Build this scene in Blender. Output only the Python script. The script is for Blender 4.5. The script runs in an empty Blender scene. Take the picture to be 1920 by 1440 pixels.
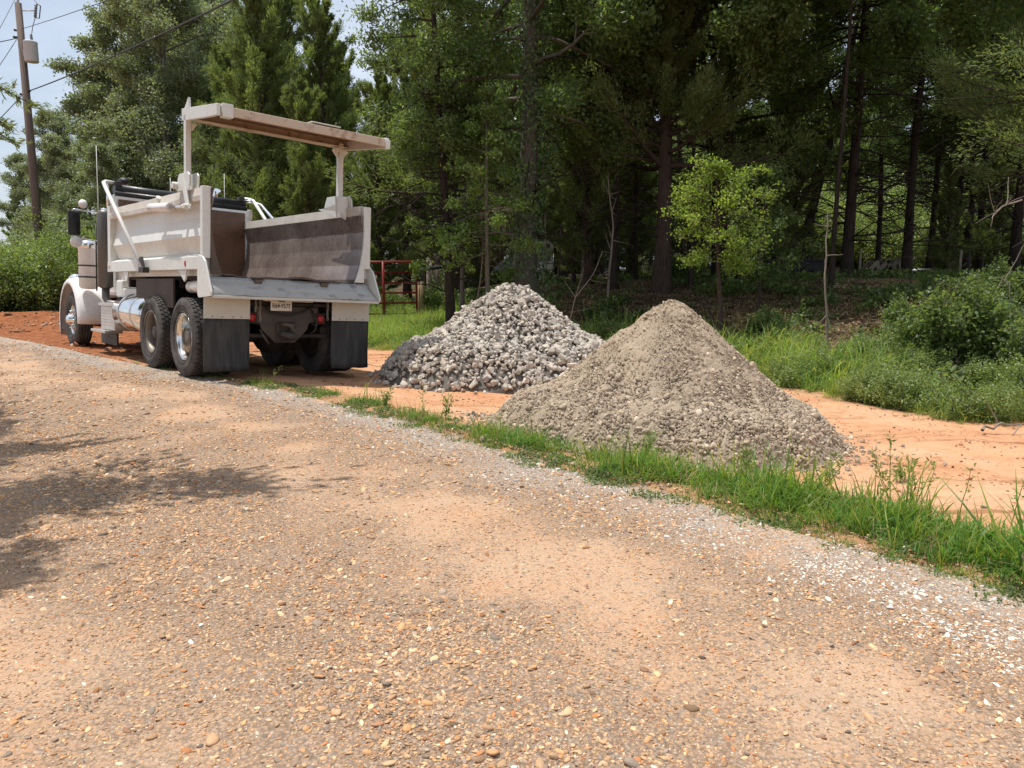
import bpy, bmesh, math, random
import numpy as np
from mathutils import Matrix, Vector, Euler
R_ = math.radians
rng = np.random.default_rng(11)
random.seed(5)
scene = bpy.context.scene
COL = scene.collection

# ------------------------------------------------------------------ camera
CAMZ = 1.45
PITCH = 8.5
cam_d = bpy.data.cameras.new("camera")
cam_d.sensor_width = 36.0
cam_d.lens = 36.0 * 1442.0 / 1920.0
cam_d.clip_start = 0.05
cam_d.clip_end = 3000.0
cam_o = bpy.data.objects.new("camera", cam_d)
COL.objects.link(cam_o)
cam_o.location = (0, 0, CAMZ)
cam_o.rotation_euler = (R_(90 - PITCH), 0, 0)
scene.camera = cam_o

# ------------------------------------------------------------------ light and sky
SUN_DIR = Vector((-0.82, 0.25, 3.15)).normalized()      # towards the sun: high, from the left
sun_el = math.asin(SUN_DIR.z)
sun_d = bpy.data.lights.new("sun", 'SUN')
sun_d.energy = 4.6
sun_d.angle = R_(0.5)
sun_d.color = (1.0, 0.955, 0.89)
sun_o = bpy.data.objects.new("sun", sun_d)
COL.objects.link(sun_o)
sun_o.rotation_euler = SUN_DIR.to_track_quat('Z', 'Y').to_euler()

world = bpy.data.worlds.new("World")
scene.world = world
world.use_nodes = True
wn, wl = world.node_tree.nodes, world.node_tree.links
wn.clear()
w_out = wn.new('ShaderNodeOutputWorld')
w_bg = wn.new('ShaderNodeBackground')
w_sky = wn.new('ShaderNodeTexSky')
w_sky.sky_type = 'NISHITA'
w_sky.sun_disc = False
w_sky.sun_elevation = sun_el
w_sky.sun_rotation = math.atan2(SUN_DIR.x, SUN_DIR.y)
w_sky.air_density = 1.0
w_sky.dust_density = 2.0
w_sky.ozone_density = 1.0
w_tc = wn.new('ShaderNodeTexCoord')
w_map = wn.new('ShaderNodeMapping')
w_map.inputs['Scale'].default_value = (1.0, 1.0, 2.6)
w_no = wn.new('ShaderNodeTexNoise')
w_no.inputs['Scale'].default_value = 2.2
w_no.inputs['Detail'].default_value = 7.0
w_no.inputs['Roughness'].default_value = 0.58
w_ramp = wn.new('ShaderNodeValToRGB')
w_ramp.color_ramp.elements[0].position = 0.40
w_ramp.color_ramp.elements[0].color = (0.42, 0.42, 0.42, 1)
w_ramp.color_ramp.elements[1].position = 0.68
w_ramp.color_ramp.elements[1].color = (0.92, 0.92, 0.92, 1)
w_mix = wn.new('ShaderNodeMix')
w_mix.data_type = 'RGBA'
w_mix.inputs['B'].default_value = (6.6, 7.3, 8.3, 1)       # thin bright cloud
wl.new(w_tc.outputs['Generated'], w_map.inputs['Vector'])
wl.new(w_map.outputs['Vector'], w_no.inputs['Vector'])
wl.new(w_no.outputs['Fac'], w_ramp.inputs['Fac'])
wl.new(w_ramp.outputs['Color'], w_mix.inputs['Factor'])
wl.new(w_sky.outputs['Color'], w_mix.inputs['A'])
wl.new(w_mix.outputs['Result'], w_bg.inputs['Color'])
wl.new(w_bg.outputs['Background'], w_out.inputs['Surface'])
w_bg.inputs['Strength'].default_value = 0.122

scene.view_settings.view_transform = 'Standard'
scene.view_settings.look = 'None'
scene.view_settings.exposure = 0.06
scene.view_settings.gamma = 1.0
scene.view_settings.use_curve_mapping = False
scene.cycles.max_bounces = 7
scene.cycles.diffuse_bounces = 4
scene.cycles.glossy_bounces = 3
scene.cycles.transmission_bounces = 4
scene.cycles.caustics_reflective = False
scene.cycles.caustics_refractive = False

# ------------------------------------------------------------------ pixel helpers (photo pixels, 1920 x 1440)
_cp, _sp = math.cos(R_(PITCH)), math.sin(R_(PITCH))
def ray(px, py):
    x, y = (px - 960) / 1442.0, -(py - 720) / 1442.0
    return Vector((x, _cp + y * _sp, -_sp + y * _cp))
def at(px, py, Y):
    d = ray(px, py)
    return Vector((0, 0, CAMZ)) + d * (Y / d.y)

# ------------------------------------------------------------------ properties
def tag(o, label=None, cat=None, group=None, kind=None):
    if label: o['label'] = label
    if cat: o['category'] = cat
    if group: o['group'] = group
    if kind: o['kind'] = kind
    return o
def empty(name, loc=(0, 0, 0), rz=0.0, label=None, cat=None, group=None):
    o = bpy.data.objects.new(name, None)
    o.empty_display_size = 0.2
    COL.objects.link(o)
    o.location = loc
    o.rotation_euler = (0, 0, rz)
    return tag(o, label, cat, group)
def copy_tree(o, parent=None):
    c = o.copy(); COL.objects.link(c)
    if parent is not None: c.parent = parent
    for ch in list(o.children): copy_tree(ch, c)
    return c

# ------------------------------------------------------------------ mesh helpers
def fast_mesh(name, V, faces_list, mats, parent=None, cols=None, smooth=False, face_mat=None, link=True):
    """V (n,3); faces_list: list of (m,k) int arrays."""
    V = np.asarray(V, np.float32)
    me = bpy.data.meshes.new(name)
    me.vertices.add(len(V))
    me.vertices.foreach_set('co', V.ravel())
    faces_list = [np.asarray(f, np.int32) for f in faces_list if len(f)]
    nl = sum(f.size for f in faces_list); nf = sum(len(f) for f in faces_list)
    me.loops.add(nl); me.polygons.add(nf)
    me.loops.foreach_set('vertex_index', np.concatenate([f.ravel() for f in faces_list]))
    tot = np.concatenate([np.full(len(f), f.shape[1], np.int32) for f in faces_list])
    st = np.concatenate([[0], np.cumsum(tot)[:-1]]).astype(np.int32)
    me.polygons.foreach_set('loop_start', st)
    me.polygons.foreach_set('loop_total', tot)
    if face_mat is not None: me.polygons.foreach_set('material_index', np.asarray(face_mat, np.int32))
    me.polygons.foreach_set('use_smooth', np.full(nf, smooth, bool))
    for m in (mats if isinstance(mats, (list, tuple)) else [mats]): me.materials.append(m)
    if cols is not None:
        a = me.attributes.new('tint', 'FLOAT_COLOR', 'POINT')
        c = np.ones((len(V), 4), np.float32); c[:, :3] = cols
        a.data.foreach_set('color', c.ravel())
    me.update(calc_edges=True)
    o = bpy.data.objects.new(name, me)
    if link: COL.objects.link(o)
    if parent is not None: o.parent = parent
    return o

class MB:
    """collects simple solids, builds ONE mesh object"""
    def __init__(s): s.v = []; s.f = []; s.sm = []
    def add(s, V, F, smooth=False):
        b = len(s.v); s.v += [tuple(map(float, p)) for p in V]
        for f in F: s.f.append([b + i for i in f]); s.sm.append(smooth)
        return s
    def box(s, c, d, rot=None):
        c = Vector(c); h = Vector(d) / 2
        P = [Vector((x * h.x, y * h.y, z * h.z)) for x in (-1, 1) for y in (-1, 1) for z in (-1, 1)]
        if rot is not None:
            m = rot if isinstance(rot, Matrix) else Euler(rot).to_matrix()
            P = [m @ p for p in P]
        return s.add([p + c for p in P], [(0, 1, 3, 2), (4, 6, 7, 5), (0, 4, 5, 1), (2, 3, 7, 6), (0, 2, 6, 4), (1, 5, 7, 3)])
    def bb(s, x0, x1, y0, y1, z0, z1):
        return s.box(((x0 + x1) / 2, (y0 + y1) / 2, (z0 + z1) / 2), (abs(x1 - x0), abs(y1 - y0), abs(z1 - z0)))
    def prism(s, poly, ax, a, b):
        """poly: list of 2D points in the other two axes (cyclic order x,y,z without ax)"""
        n = len(poly)
        def mk(p, t):
            q = list(p); q.insert(ax, t); return q
        V = [mk(p, a) for p in poly] + [mk(p, b) for p in poly]
        F = [tuple(range(n))[::-1], tuple(range(n, 2 * n))] + [(i, (i + 1) % n, n + (i + 1) % n, n + i) for i in range(n)]
        return s.add(V, F)
    def tube(s, P, r, n=10, cap=True, smooth=True):
        P = [Vector(p) for p in P]; rr = r if isinstance(r, (list, tuple)) else [r] * len(P)
        V = []; F = []; up = None
        for i, p in enumerate(P):
            d = (P[min(i + 1, len(P) - 1)] - P[max(i - 1, 0)]).normalized()
            if up is None: up = d.orthogonal().normalized()
            u = (up - d * up.dot(d)).normalized(); up = u; w = d.cross(u)
            for k in range(n):
                a = 2 * math.pi * k / n
                V.append(p + (u * math.cos(a) + w * math.sin(a)) * rr[i])
        for i in range(len(P) - 1):
            for k in range(n):
                F.append((i * n + k, i * n + (k + 1) % n, (i + 1) * n + (k + 1) % n, (i + 1) * n + k))
        s.add(V, F, smooth)
        if cap:
            s.add(V[:n], [tuple(range(n))[::-1]]); s.add(V[-n:], [tuple(range(n))])
        return s
    def lathe(s, prof, c=(0, 0, 0), ax=0, n=40, smooth=True, closed=False):
        """prof: (r, t) along axis ax"""
        V = []; F = []; m = len(prof)
        o = [(1, 2), (2, 0), (0, 1)][ax]
        for k in range(n):
            a = 2 * math.pi * k / n
            for r, t in prof:
                q = [0, 0, 0]; q[ax] = t; q[o[0]] = r * math.cos(a); q[o[1]] = r * math.sin(a)
                V.append((q[0] + c[0], q[1] + c[1], q[2] + c[2]))
        mm = m if closed else m - 1
        for k in range(n):
            for j in range(mm):
                F.append((k * m + j, k * m + (j + 1) % m, ((k + 1) % n) * m + (j + 1) % m, ((k + 1) % n) * m + j))
        return s.add(V, F, smooth)
    def ball(s, c, r, n=12, m=8, smooth=True):
        r = r if isinstance(r, (list, tuple)) else (r, r, r)
        V = []; F = []
        for j in range(m + 1):
            t = math.pi * j / m
            for k in range(n):
                a = 2 * math.pi * k / n
                V.append((c[0] + r[0] * math.sin(t) * math.cos(a), c[1] + r[1] * math.sin(t) * math.sin(a), c[2] + r[2] * math.cos(t)))
        for j in range(m):
            for k in range(n): F.append((j * n + k, (j + 1) * n + k, (j + 1) * n + (k + 1) % n, j * n + (k + 1) % n))
        return s.add(V, F, smooth)
    def sheet(s, grid, thick=None):
        """grid: rows of points"""
        n, m = len(grid), len(grid[0]); V = [p for r in grid for p in r]
        return s.add(V, [(i * m + j, i * m + j + 1, (i + 1) * m + j + 1, (i + 1) * m + j) for i in range(n - 1) for j in range(m - 1)], True)
    def build(s, name, mat, parent=None, bevel=0.0, seg=2, solid=0.0):
        me = bpy.data.meshes.new(name)
        me.from_pydata(s.v, [], s.f)
        me.polygons.foreach_set('use_smooth', s.sm)
        me.materials.append(mat)
        bm = bmesh.new(); bm.from_mesh(me)
        bmesh.ops.remove_doubles(bm, verts=bm.verts, dist=1e-5)
        bmesh.ops.recalc_face_normals(bm, faces=bm.faces)
        bm.to_mesh(me); bm.free()
        o = bpy.data.objects.new(name, me); COL.objects.link(o)
        if parent is not None: o.parent = parent
        if solid:
            m = o.modifiers.new('solid', 'SOLIDIFY'); m.thickness = solid; m.offset = 0
        if bevel:
            m = o.modifiers.new('bevel', 'BEVEL'); m.width = bevel; m.segments = seg; m.limit_method = 'ANGLE'; m.angle_limit = R_(40)
            m.use_clamp_overlap = True
        return o

# ------------------------------------------------------------------ materials
def new_mat(name):
    m = bpy.data.materials.new(name); m.use_nodes = True
    nt = m.node_tree; nt.nodes.clear()
    out = nt.nodes.new('ShaderNodeOutputMaterial')
    b = nt.nodes.new('ShaderNodeBsdfPrincipled')
    nt.links.new(b.outputs['BSDF'], out.inputs['Surface'])
    return m, nt, b, out
def N(nt, t, **kw):
    n = nt.nodes.new(t)
    for k, v in kw.items():
        if k in n.inputs: n.inputs[k].default_value = v
        else: setattr(n, k, v)
    return n
def mixc(nt, f, a, b, mode='MIX'):
    n = nt.nodes.new('ShaderNodeMix'); n.data_type = 'RGBA'; n.blend_type = mode
    for s, v in (('Factor', f), ('A', a), ('B', b)):
        if hasattr(v, 'links'): nt.links.new(v, n.inputs[s])
        elif s == 'Factor': n.inputs[s].default_value = v
        else: n.inputs[s].default_value = (*v[:3], 1)
    return n.outputs['Result']
def ramp(nt, fac, stops):
    n = nt.nodes.new('ShaderNodeValToRGB'); r = n.color_ramp
    while len(r.elements) < len(stops): r.elements.new(0.5)
    for e, (p, c) in zip(r.elements, stops):
        e.position = p; e.color = (c, c, c, 1) if not hasattr(c, '__len__') else (*c[:3], 1)
    nt.links.new(fac, n.inputs['Fac'])
    return n.outputs['Color']
def noise(nt, scale, detail=4.0, rough=0.55, vec=None, obj=True, stretch=None):
    n = N(nt, 'ShaderNodeTexNoise', Scale=scale, Detail=detail, Roughness=rough)
    v = vec
    if v is None:
        tc = nt.nodes.new('ShaderNodeTexCoord'); v = tc.outputs['Object' if obj else 'Generated']
    if stretch:
        mp = nt.nodes.new('ShaderNodeMapping'); mp.inputs['Scale'].default_value = stretch
        nt.links.new(v, mp.inputs['Vector']); v = mp.outputs['Vector']
    nt.links.new(v, n.inputs['Vector'])
    return n.outputs['Fac']
def bump(nt, b, h, strength=0.3, dist=0.01):
    n = N(nt, 'ShaderNodeBump', Strength=strength, Distance=dist)
    nt.links.new(h, n.inputs['Height']); nt.links.new(n.outputs['Normal'], b.inputs['Normal'])
def paint(name, base, dirt, rough=0.4, metal=0.0, amount=0.45, scale=3.0, spec=0.5, stretch=None, bmp=0.03, fine=0.3, edge=(0.42, 0.75), streak=0.0):
    m, nt, b, _ = new_mat(name)
    n1 = noise(nt, scale, 8, 0.65, stretch=stretch)
    f1 = ramp(nt, n1, [(edge[0], 0.0), (edge[1], 1.0)])
    n2 = noise(nt, scale * 9, 5, 0.6, stretch=stretch)
    mul = N(nt, 'ShaderNodeMath', operation='MULTIPLY'); nt.links.new(f1, mul.inputs[0]); mul.inputs[1].default_value = amount
    c = mixc(nt, mul.outputs[0], base, dirt)
    if streak:
        n3 = noise(nt, 3.0, 6, 0.7, stretch=(2.2, 2.2, 0.35))
        f3 = ramp(nt, n3, [(0.52, 0.0), (0.72, streak)])
        c = mixc(nt, f3, c, (0.36, 0.25, 0.16))
    f2 = ramp(nt, n2, [(0.35, 1.0 - 0.25 * fine), (0.65, 1.0)])
    c = mixc(nt, 1.0, c, f2, 'MULTIPLY')
    nt.links.new(c, b.inputs['Base Color'])
    b.inputs['Metallic'].default_value = metal
    b.inputs['Specular IOR Level'].default_value = spec
    r = ramp(nt, n2, [(0.3, max(0.05, rough - 0.1)), (0.7, min(1, rough + 0.12))])
    nt.links.new(r, b.inputs['Roughness'])
    if bmp: bump(nt, b, n2, bmp, 0.01)
    return m
M = {}
M['cream'] = paint('cream_paint', (0.75, 0.755, 0.715), (0.60, 0.56, 0.48), 0.34, amount=0.36, scale=1.8, streak=0.18)
M['tan_skin'] = paint('dusty_tan_skin', (0.64, 0.585, 0.51), (0.50, 0.43, 0.35), 0.5, amount=0.5, scale=3.0)
M['cream_clean'] = paint('cream_panel_paint', (0.63, 0.605, 0.53), (0.52, 0.47, 0.39), 0.5, amount=0.3, scale=2.0, streak=0.12)
M['white'] = paint('white_paint', (0.86, 0.835, 0.82), (0.74, 0.67, 0.60), 0.22, amount=0.3, scale=2.0)
M['white_pole'] = paint('white_pole_paint', (0.84, 0.84, 0.80), (0.7, 0.66, 0.6), 0.3, amount=0.3)
M['gate'] = paint('stained_gate_paint', (0.60, 0.49, 0.37), (0.30, 0.15, 0.075), 0.55, amount=0.85, scale=7.0, edge=(.53, .68))
M['gate_under'] = paint('rusty_underside', (0.30, 0.17, 0.11), (0.12, 0.07, 0.055), 0.6, amount=0.9, scale=1.6)
M['steel_in'] = paint('worn_brown_steel', (0.20, 0.152, 0.132), (0.46, 0.38, 0.34), 0.27, metal=0.35, amount=0.7, scale=1.6, bmp=0.08, edge=(.36, .70))
M['steel_front'] = paint('dark_rusty_steel', (0.13, 0.075, 0.05), (0.24, 0.12, 0.05), 0.3, metal=0.55, amount=0.7, scale=1.1)
M['spill'] = paint('worn_grey_paint', (0.46, 0.455, 0.43), (0.17, 0.17, 0.19), 0.36, amount=0.8, scale=6.0, stretch=(.8, 1.6, 1), edge=(.55, .66))  # grey base with darker chipped patches
M['liner'] = paint('polished_worn_floor', (0.40, 0.38, 0.36), (0.2, 0.15, 0.12), 0.38, metal=0.5, amount=0.6)
M['worn_edge'] = paint('dark_worn_edge', (0.10, 0.075, 0.06), (0.2, 0.12, 0.08), 0.7, amount=0.6)
M['rubber'] = paint('dusty_tyre_rubber', (0.060, 0.057, 0.055), (0.19, 0.165, 0.145), 0.85, amount=0.8, scale=5, spec=0.3)
M['flap'] = paint('scuffed_flap_rubber', (0.04, 0.039, 0.038), (0.15, 0.14, 0.13), 0.7, amount=0.45, scale=5, stretch=(3.5, 1, 0.5), spec=0.4)
M['alu'] = paint('polished_aluminium', (0.82, 0.80, 0.76), (0.55, 0.48, 0.38), 0.16, metal=1.0, amount=0.5, scale=4)
M['alu_dirty'] = paint('dirty_wheel_alloy', (0.20, 0.17, 0.145), (0.30, 0.25, 0.2), 0.5, metal=0.5, amount=0.7, scale=4)
M['alu_step'] = paint('brushed_aluminium', (0.72, 0.72, 0.70), (0.5, 0.45, 0.38), 0.35, metal=0.9, amount=0.5, scale=6)
M['chrome'] = paint('chrome', (0.88, 0.88, 0.88), (0.7, 0.66, 0.6), 0.07, metal=1.0, amount=0.3, bmp=0.0, fine=0.1)
M['stack'] = paint('weathered_stack_shield', (0.15, 0.14, 0.13), (0.2, 0.16, 0.12), 0.45, metal=0.6, amount=0.6)
M['black'] = paint('black_steel', (0.022, 0.021, 0.02), (0.07, 0.055, 0.045), 0.55, amount=0.6)
M['under'] = paint('greasy_underbody', (0.022, 0.018, 0.015), (0.06, 0.04, 0.028), 0.75, amount=0.8)
M['plate_steel'] = paint('dirty_hitch_steel', (0.060, 0.050, 0.042), (0.13, 0.09, 0.06), 0.65, amount=0.8, scale=5)
M['brown'] = paint('mud_brown_shield', (0.07, 0.05, 0.038), (0.12, 0.08, 0.055), 0.7, amount=0.8)
M['tarp'] = paint('black_tarp_vinyl', (0.016, 0.016, 0.018), (0.05, 0.05, 0.05), 0.4, amount=0.5, scale=6)
M['red_lamp'] = paint('red_lens', (0.42, 0.012, 0.012), (0.3, 0.02, 0.02), 0.25, amount=0.3)
M['amber'] = paint('amber_lens', (0.55, 0.14, 0.02), (0.4, 0.1, 0.03), 0.25, amount=0.3)
M['glass_dark'] = paint('dark_glass', (0.012, 0.014, 0.016), (0.03, 0.03, 0.03), 0.06, amount=0.2, bmp=0)
M['chain'] = paint('galvanised_chain', (0.36, 0.33, 0.29), (0.22, 0.14, 0.09), 0.5, metal=0.6, amount=0.7)
M['tag'] = paint('number_plate_white', (0.74, 0.70, 0.64), (0.5, 0.42, 0.34), 0.4, amount=0.4, scale=8)
M['ink'] = paint('black_ink', (0.015, 0.015, 0.02), (0.05, 0.05, 0.05), 0.5, amount=0.2)
M['red_gate'] = paint('red_gate_paint', (0.22, 0.014, 0.014), (0.2, 0.03, 0.02), 0.4, amount=0.5)
M['post_wood'] = paint('treated_post_wood', (0.34, 0.25, 0.14), (0.2, 0.14, 0.08), 0.8, amount=0.7, scale=4, stretch=(4, 4, 0.5))
M['pole_wood'] = paint('weathered_pole_wood', (0.16, 0.12, 0.098), (0.085, 0.06, 0.05), 0.85, amount=0.8, scale=3, stretch=(6, 6, 0.4))
M['galv'] = paint('grey_transformer_paint', (0.56, 0.59, 0.59), (0.42, 0.43, 0.42), 0.45, amount=0.3)
M['wire'] = paint('black_cable', (0.03, 0.03, 0.032), (0.05, 0.05, 0.05), 0.6, amount=0.2)
M['porcelain'] = paint('grey_porcelain', (0.20, 0.21, 0.21), (0.12, 0.12, 0.12), 0.3, amount=0.3)
M['dead_wood'] = paint('dead_grey_wood', (0.26, 0.21, 0.17), (0.15, 0.11, 0.085), 0.9, amount=0.6, scale=8)
M['old_board'] = paint('weathered_board', (0.34, 0.29, 0.22), (0.17, 0.13, 0.09), 0.8, amount=0.8, scale=4)
M['dull_white'] = paint('faded_white_panel', (0.80, 0.79, 0.76), (0.4, 0.36, 0.3), 0.5, amount=0.5)
M['rust'] = paint('rusty_iron', (0.22, 0.13, 0.085), (0.12, 0.06, 0.035), 0.8, amount=0.7)
M['solar'] = paint('grey_slab_panel', (0.10, 0.115, 0.12), (0.16, 0.15, 0.14), 0.35, amount=0.6)

def bark_mat(name, c1, c2):
    m, nt, b, _ = new_mat(name)
    n = noise(nt, 7.0, 7, 0.65, stretch=(4, 4, 0.6))
    c = ramp(nt, n, [(0.3, c1), (0.7, c2)])
    nt.links.new(c, b.inputs['Base Color']); b.inputs['Roughness'].default_value = 0.9
    b.inputs['Specular IOR Level'].default_value = 0.2
    bump(nt, b, n, 0.9, 0.03)
    return m
M['bark_dark'] = bark_mat('dark_bark', (0.024, 0.018, 0.015), (0.072, 0.054, 0.043))
M['bark_cedar'] = bark_mat('reddish_cedar_bark', (0.038, 0.026, 0.021), (0.12, 0.084, 0.068))
M['bark_grey'] = bark_mat('grey_bark', (0.09, 0.078, 0.066), (0.22, 0.19, 0.16))

def leaf_mat(name, base, trans=0.35, rough=0.42, spec=0.5, jit=((0.86, 0.9, 0.82), (1.14, 1.1, 1.15))):
    m, nt, b, out = new_mat(name)
    at_ = N(nt, 'ShaderNodeAttribute'); at_.attribute_name = 'tint'
    oi = N(nt, 'ShaderNodeObjectInfo')
    jit = ramp(nt, oi.outputs['Random'], [(0.0, jit[0]), (1.0, jit[1])])
    c = mixc(nt, 1.0, base, at_.outputs['Color'], 'MULTIPLY')
    c = mixc(nt, 1.0, c, jit, 'MULTIPLY')
    nt.links.new(c, b.inputs['Base Color'])
    b.inputs['Roughness'].default_value = rough
    b.inputs['Specular IOR Level'].default_value = spec
    tr = N(nt, 'ShaderNodeBsdfTranslucent')
    ct = mixc(nt, 1.0, c, (1.85, 1.9, 0.9), 'MULTIPLY')
    nt.links.new(ct, tr.inputs['Color'])
    mx = N(nt, 'ShaderNodeMixShader'); mx.inputs[0].default_value = trans
    nt.links.new(b.outputs['BSDF'], mx.inputs[1]); nt.links.new(tr.outputs['BSDF'], mx.inputs[2])
    nt.links.new(mx.outputs['Shader'], out.inputs['Surface'])
    return m
L = {}
L['oak'] = leaf_mat('pale_oak_leaf', (0.195, 0.230, 0.138), 0.36, 0.44, 0.5)
L['cedar'] = leaf_mat('cedar_foliage', (0.175, 0.215, 0.09), 0.42, 0.6, 0.3)
L['dark'] = leaf_mat('dark_leaf', (0.125, 0.172, 0.064), 0.48, 0.45, 0.4)
L['bright'] = leaf_mat('bright_sapling_leaf', (0.205, 0.275, 0.06), 0.50, 0.5, 0.35)
L['elm'] = leaf_mat('light_elm_leaf', (0.155, 0.225, 0.065), 0.42, 0.42, 0.45)
L['shrub'] = leaf_mat('shrub_leaf', (0.190, 0.245, 0.085), 0.38, 0.42, 0.45)
L['ivy'] = leaf_mat('ivy_leaf', (0.13, 0.20, 0.09), 0.25, 0.35, 0.5)
L['grass'] = leaf_mat('grass_blade', (0.150, 0.265, 0.052), 0.40, 0.5, 0.3, ((1.35, 1.05, 1.0), (0.62, 0.86, 0.8)))
L['tall'] = leaf_mat('tall_grass_blade', (0.245, 0.335, 0.095), 0.44, 0.5, 0.3, ((1.3, 1.08, 1.0), (0.66, 0.84, 0.8)))
L['dry'] = leaf_mat('dry_litter', (0.27, 0.19, 0.115), 0.1, 0.8, 0.2)
# ================================================================== TERRAIN
EDGE = np.array([(-60, 66), (-30, 33.5), (-14.5, 19.7), (-11.21, 16.81), (-9.74, 15.56), (-6.73, 12.7), (-4.31, 10.44), (-3.55, 9.94), (-2.19, 8.67),
                 (-0.79, 7.02), (0.53, 5.33), (1.65, 4.23), (2.32, 3.31), (4.6, 0.2), (8.5, -5.0), (30, -34)], float)
BANK = np.array([(-70, 66), (-22, 33), (-14, 26), (-8.0, 21.2), (-3.0, 15.9), (1.6, 14.9), (3.3, 12.0), (4.1, 9.3), (4.7, 8.1), (5.6, 8.25), (9, 6.6), (20, 0), (60, -30)], float)
def sdist(P, line):
    """signed distance to a polyline drawn from far left to near right (positive = far side)"""
    P = np.asarray(P, float); best = np.full(len(P), 1e9); sg = np.ones(len(P))
    for a, b in zip(line[:-1], line[1:]):
        d = b - a; L2 = d @ d
        t = np.clip(((P - a) @ d) / L2, 0, 1)
        q = P - (a + t[:, None] * d)
        r = np.hypot(q[:, 0], q[:, 1])
        cr = d[0] * q[:, 1] - d[1] * q[:, 0]
        m = r < best
        best[m] = r[m]; sg[m] = np.sign(cr[m])
    return best * sg
def sstep(x): x = np.clip(x, 0, 1); return x * x * (3 - 2 * x)
class VNoise:
    def __init__(s, seed, n=256): s.t = np.random.default_rng(seed).random((n, n)); s.n = n
    def __call__(s, x, y):
        x = np.asarray(x, float); y = np.asarray(y, float)
        xi = np.floor(x).astype(int); yi = np.floor(y).astype(int); fx = sstep(x - xi); fy = sstep(y - yi)
        n = s.n; a = s.t[xi % n, yi % n]; b = s.t[(xi + 1) % n, yi % n]; c = s.t[xi % n, (yi + 1) % n]; d = s.t[(xi + 1) % n, (yi + 1) % n]
        return (a * (1 - fx) + b * fx) * (1 - fy) + (c * (1 - fx) + d * fx) * fy
    def fbm(s, x, y, o=4):
        v = 0; a = 0.5; f = 1.0
        for i in range(o): v = v + a * s(x * f + 17.3 * i, y * f + 9.1 * i); a *= 0.5; f *= 2.03
        return v
vn = VNoise(3)
def height(x, y):
    x = np.asarray(x, float); y = np.asarray(y, float)
    P = np.stack([x.ravel(), y.ravel()], 1)
    d = sdist(P, EDGE).reshape(x.shape); k = sdist(P, BANK).reshape(x.shape)
    z = np.where(d > 0, -0.155 * sstep(d / 3.4) - 0.02 * sstep(d / 0.3) + 0.045 * sstep((0.9 - np.abs(d - 0.35)) / 0.9) * sstep((x + 4.5) / 3), 0.0)
    near = np.exp(-(np.hypot(x, y) / 60) ** 2)
    z = z + near * np.where(d < 0, 0.03 * (vn.fbm(x * 0.9, y * 0.9, 3) - 0.45) * sstep(-d / 0.5), 0)
    dirt = sstep((d - 0.6) / 0.6) * (1 - sstep(k / 0.8))
    z = z + near * dirt * (0.10 * (vn.fbm(x * 0.55 + 5, y * 0.55, 4) - 0.47) + 0.07 * (vn.fbm(d * 3.6, (x * .6 - y * .8) * .35 + 30, 3) - .45) + 0.03 * (vn.fbm(x * 5, y * 5, 3) - .45) - 0.035 * sum(np.exp(-((d - q_ - .25 * (vn.fbm(x * .3, y * .3 + 9, 2) - .4)) / .2) ** 2) for q_ in (1.25, 1.75, 3.0, 3.5)))
    plate = np.interp(x, [-60, -13, -6, -3, 0, 3, 30], [0.0, 0.08, 0.3, 0.5, 0.95, 1.25, 1.4])
    z = z + plate * sstep(k / 7.0) + near * sstep(k / 0.8) * 0.28 * (vn.fbm(x * 0.45, y * 0.45 + 40, 4) - 0.42)
    # red spoil ridge left of the truck
    rx, ry = x + 15.5, y - 25.5
    z = z + 0.24 * np.exp(-((rx + ry * 0.45) / 3.8) ** 2 - (ry / 1.9) ** 2) * (0.45 + 1.1 * vn.fbm(x * 1.7, y * 1.7, 4))
    return z
def hz(x, y): return float(height(np.array([x]), np.array([y]))[0])

# ground sheet: fine near the camera, coarser to the horizon
def axis(lo, hi, step, far):
    a = list(np.arange(lo, hi, step)); s = step; v = hi
    while v < far: a.append(v); s *= 1.28; v += s
    s = step; v = lo - step; b = []
    while v > -far: b.append(v); s *= 1.28; v -= s
    return np.array(b[::-1] + a)
gx, gy = axis(-14.0, 12.0, 0.11, 900), axis(1.0, 25.0, 0.11, 900)
X, Y = np.meshgrid(gx, gy, indexing='ij')
Z = height(X, Y)
P2 = np.stack([X.ravel(), Y.ravel()], 1)
Dd, Kk = sdist(P2, EDGE).reshape(X.shape), sdist(P2, BANK).reshape(X.shape)
jag = 0.5 * (vn.fbm(X * 1.1, Y * 1.1, 4) - 0.45)
Z = Z - 0.06 * sstep((-Dd - 0.05) / 0.15)          # sunk under the road sheet
m_wood = sstep((Kk + jag * 2.4 - 1.0) / 1.6)
m_red = sstep((-4.0 - X + jag * 3) / 4.0)
nx, ny = len(gx), len(gy)
idx = np.arange(nx * ny).reshape(nx, ny)
Fg = np.stack([idx[:-1, :-1], idx[1:, :-1], idx[1:, 1:], idx[:-1, 1:]], -1).reshape(-1, 4)
wid_ = np.interp(X, [-6, -4.2, -2.2, -.8, .5, 1.8, 3], [.10, .2, .28, .36, .48, .68, .75])
m_soil = np.maximum(sstep((Kk + jag * 2.5 + 0.25) / 0.9), 0.45 * sstep((Dd + 0.3) / 0.1) * (1 - sstep((Dd + jag * .5 - wid_ * .7) / .2)) * sstep((X + 5.5) / 2))
cols = np.stack([m_wood.ravel(), m_red.ravel(), m_soil.ravel()], 1)

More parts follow.
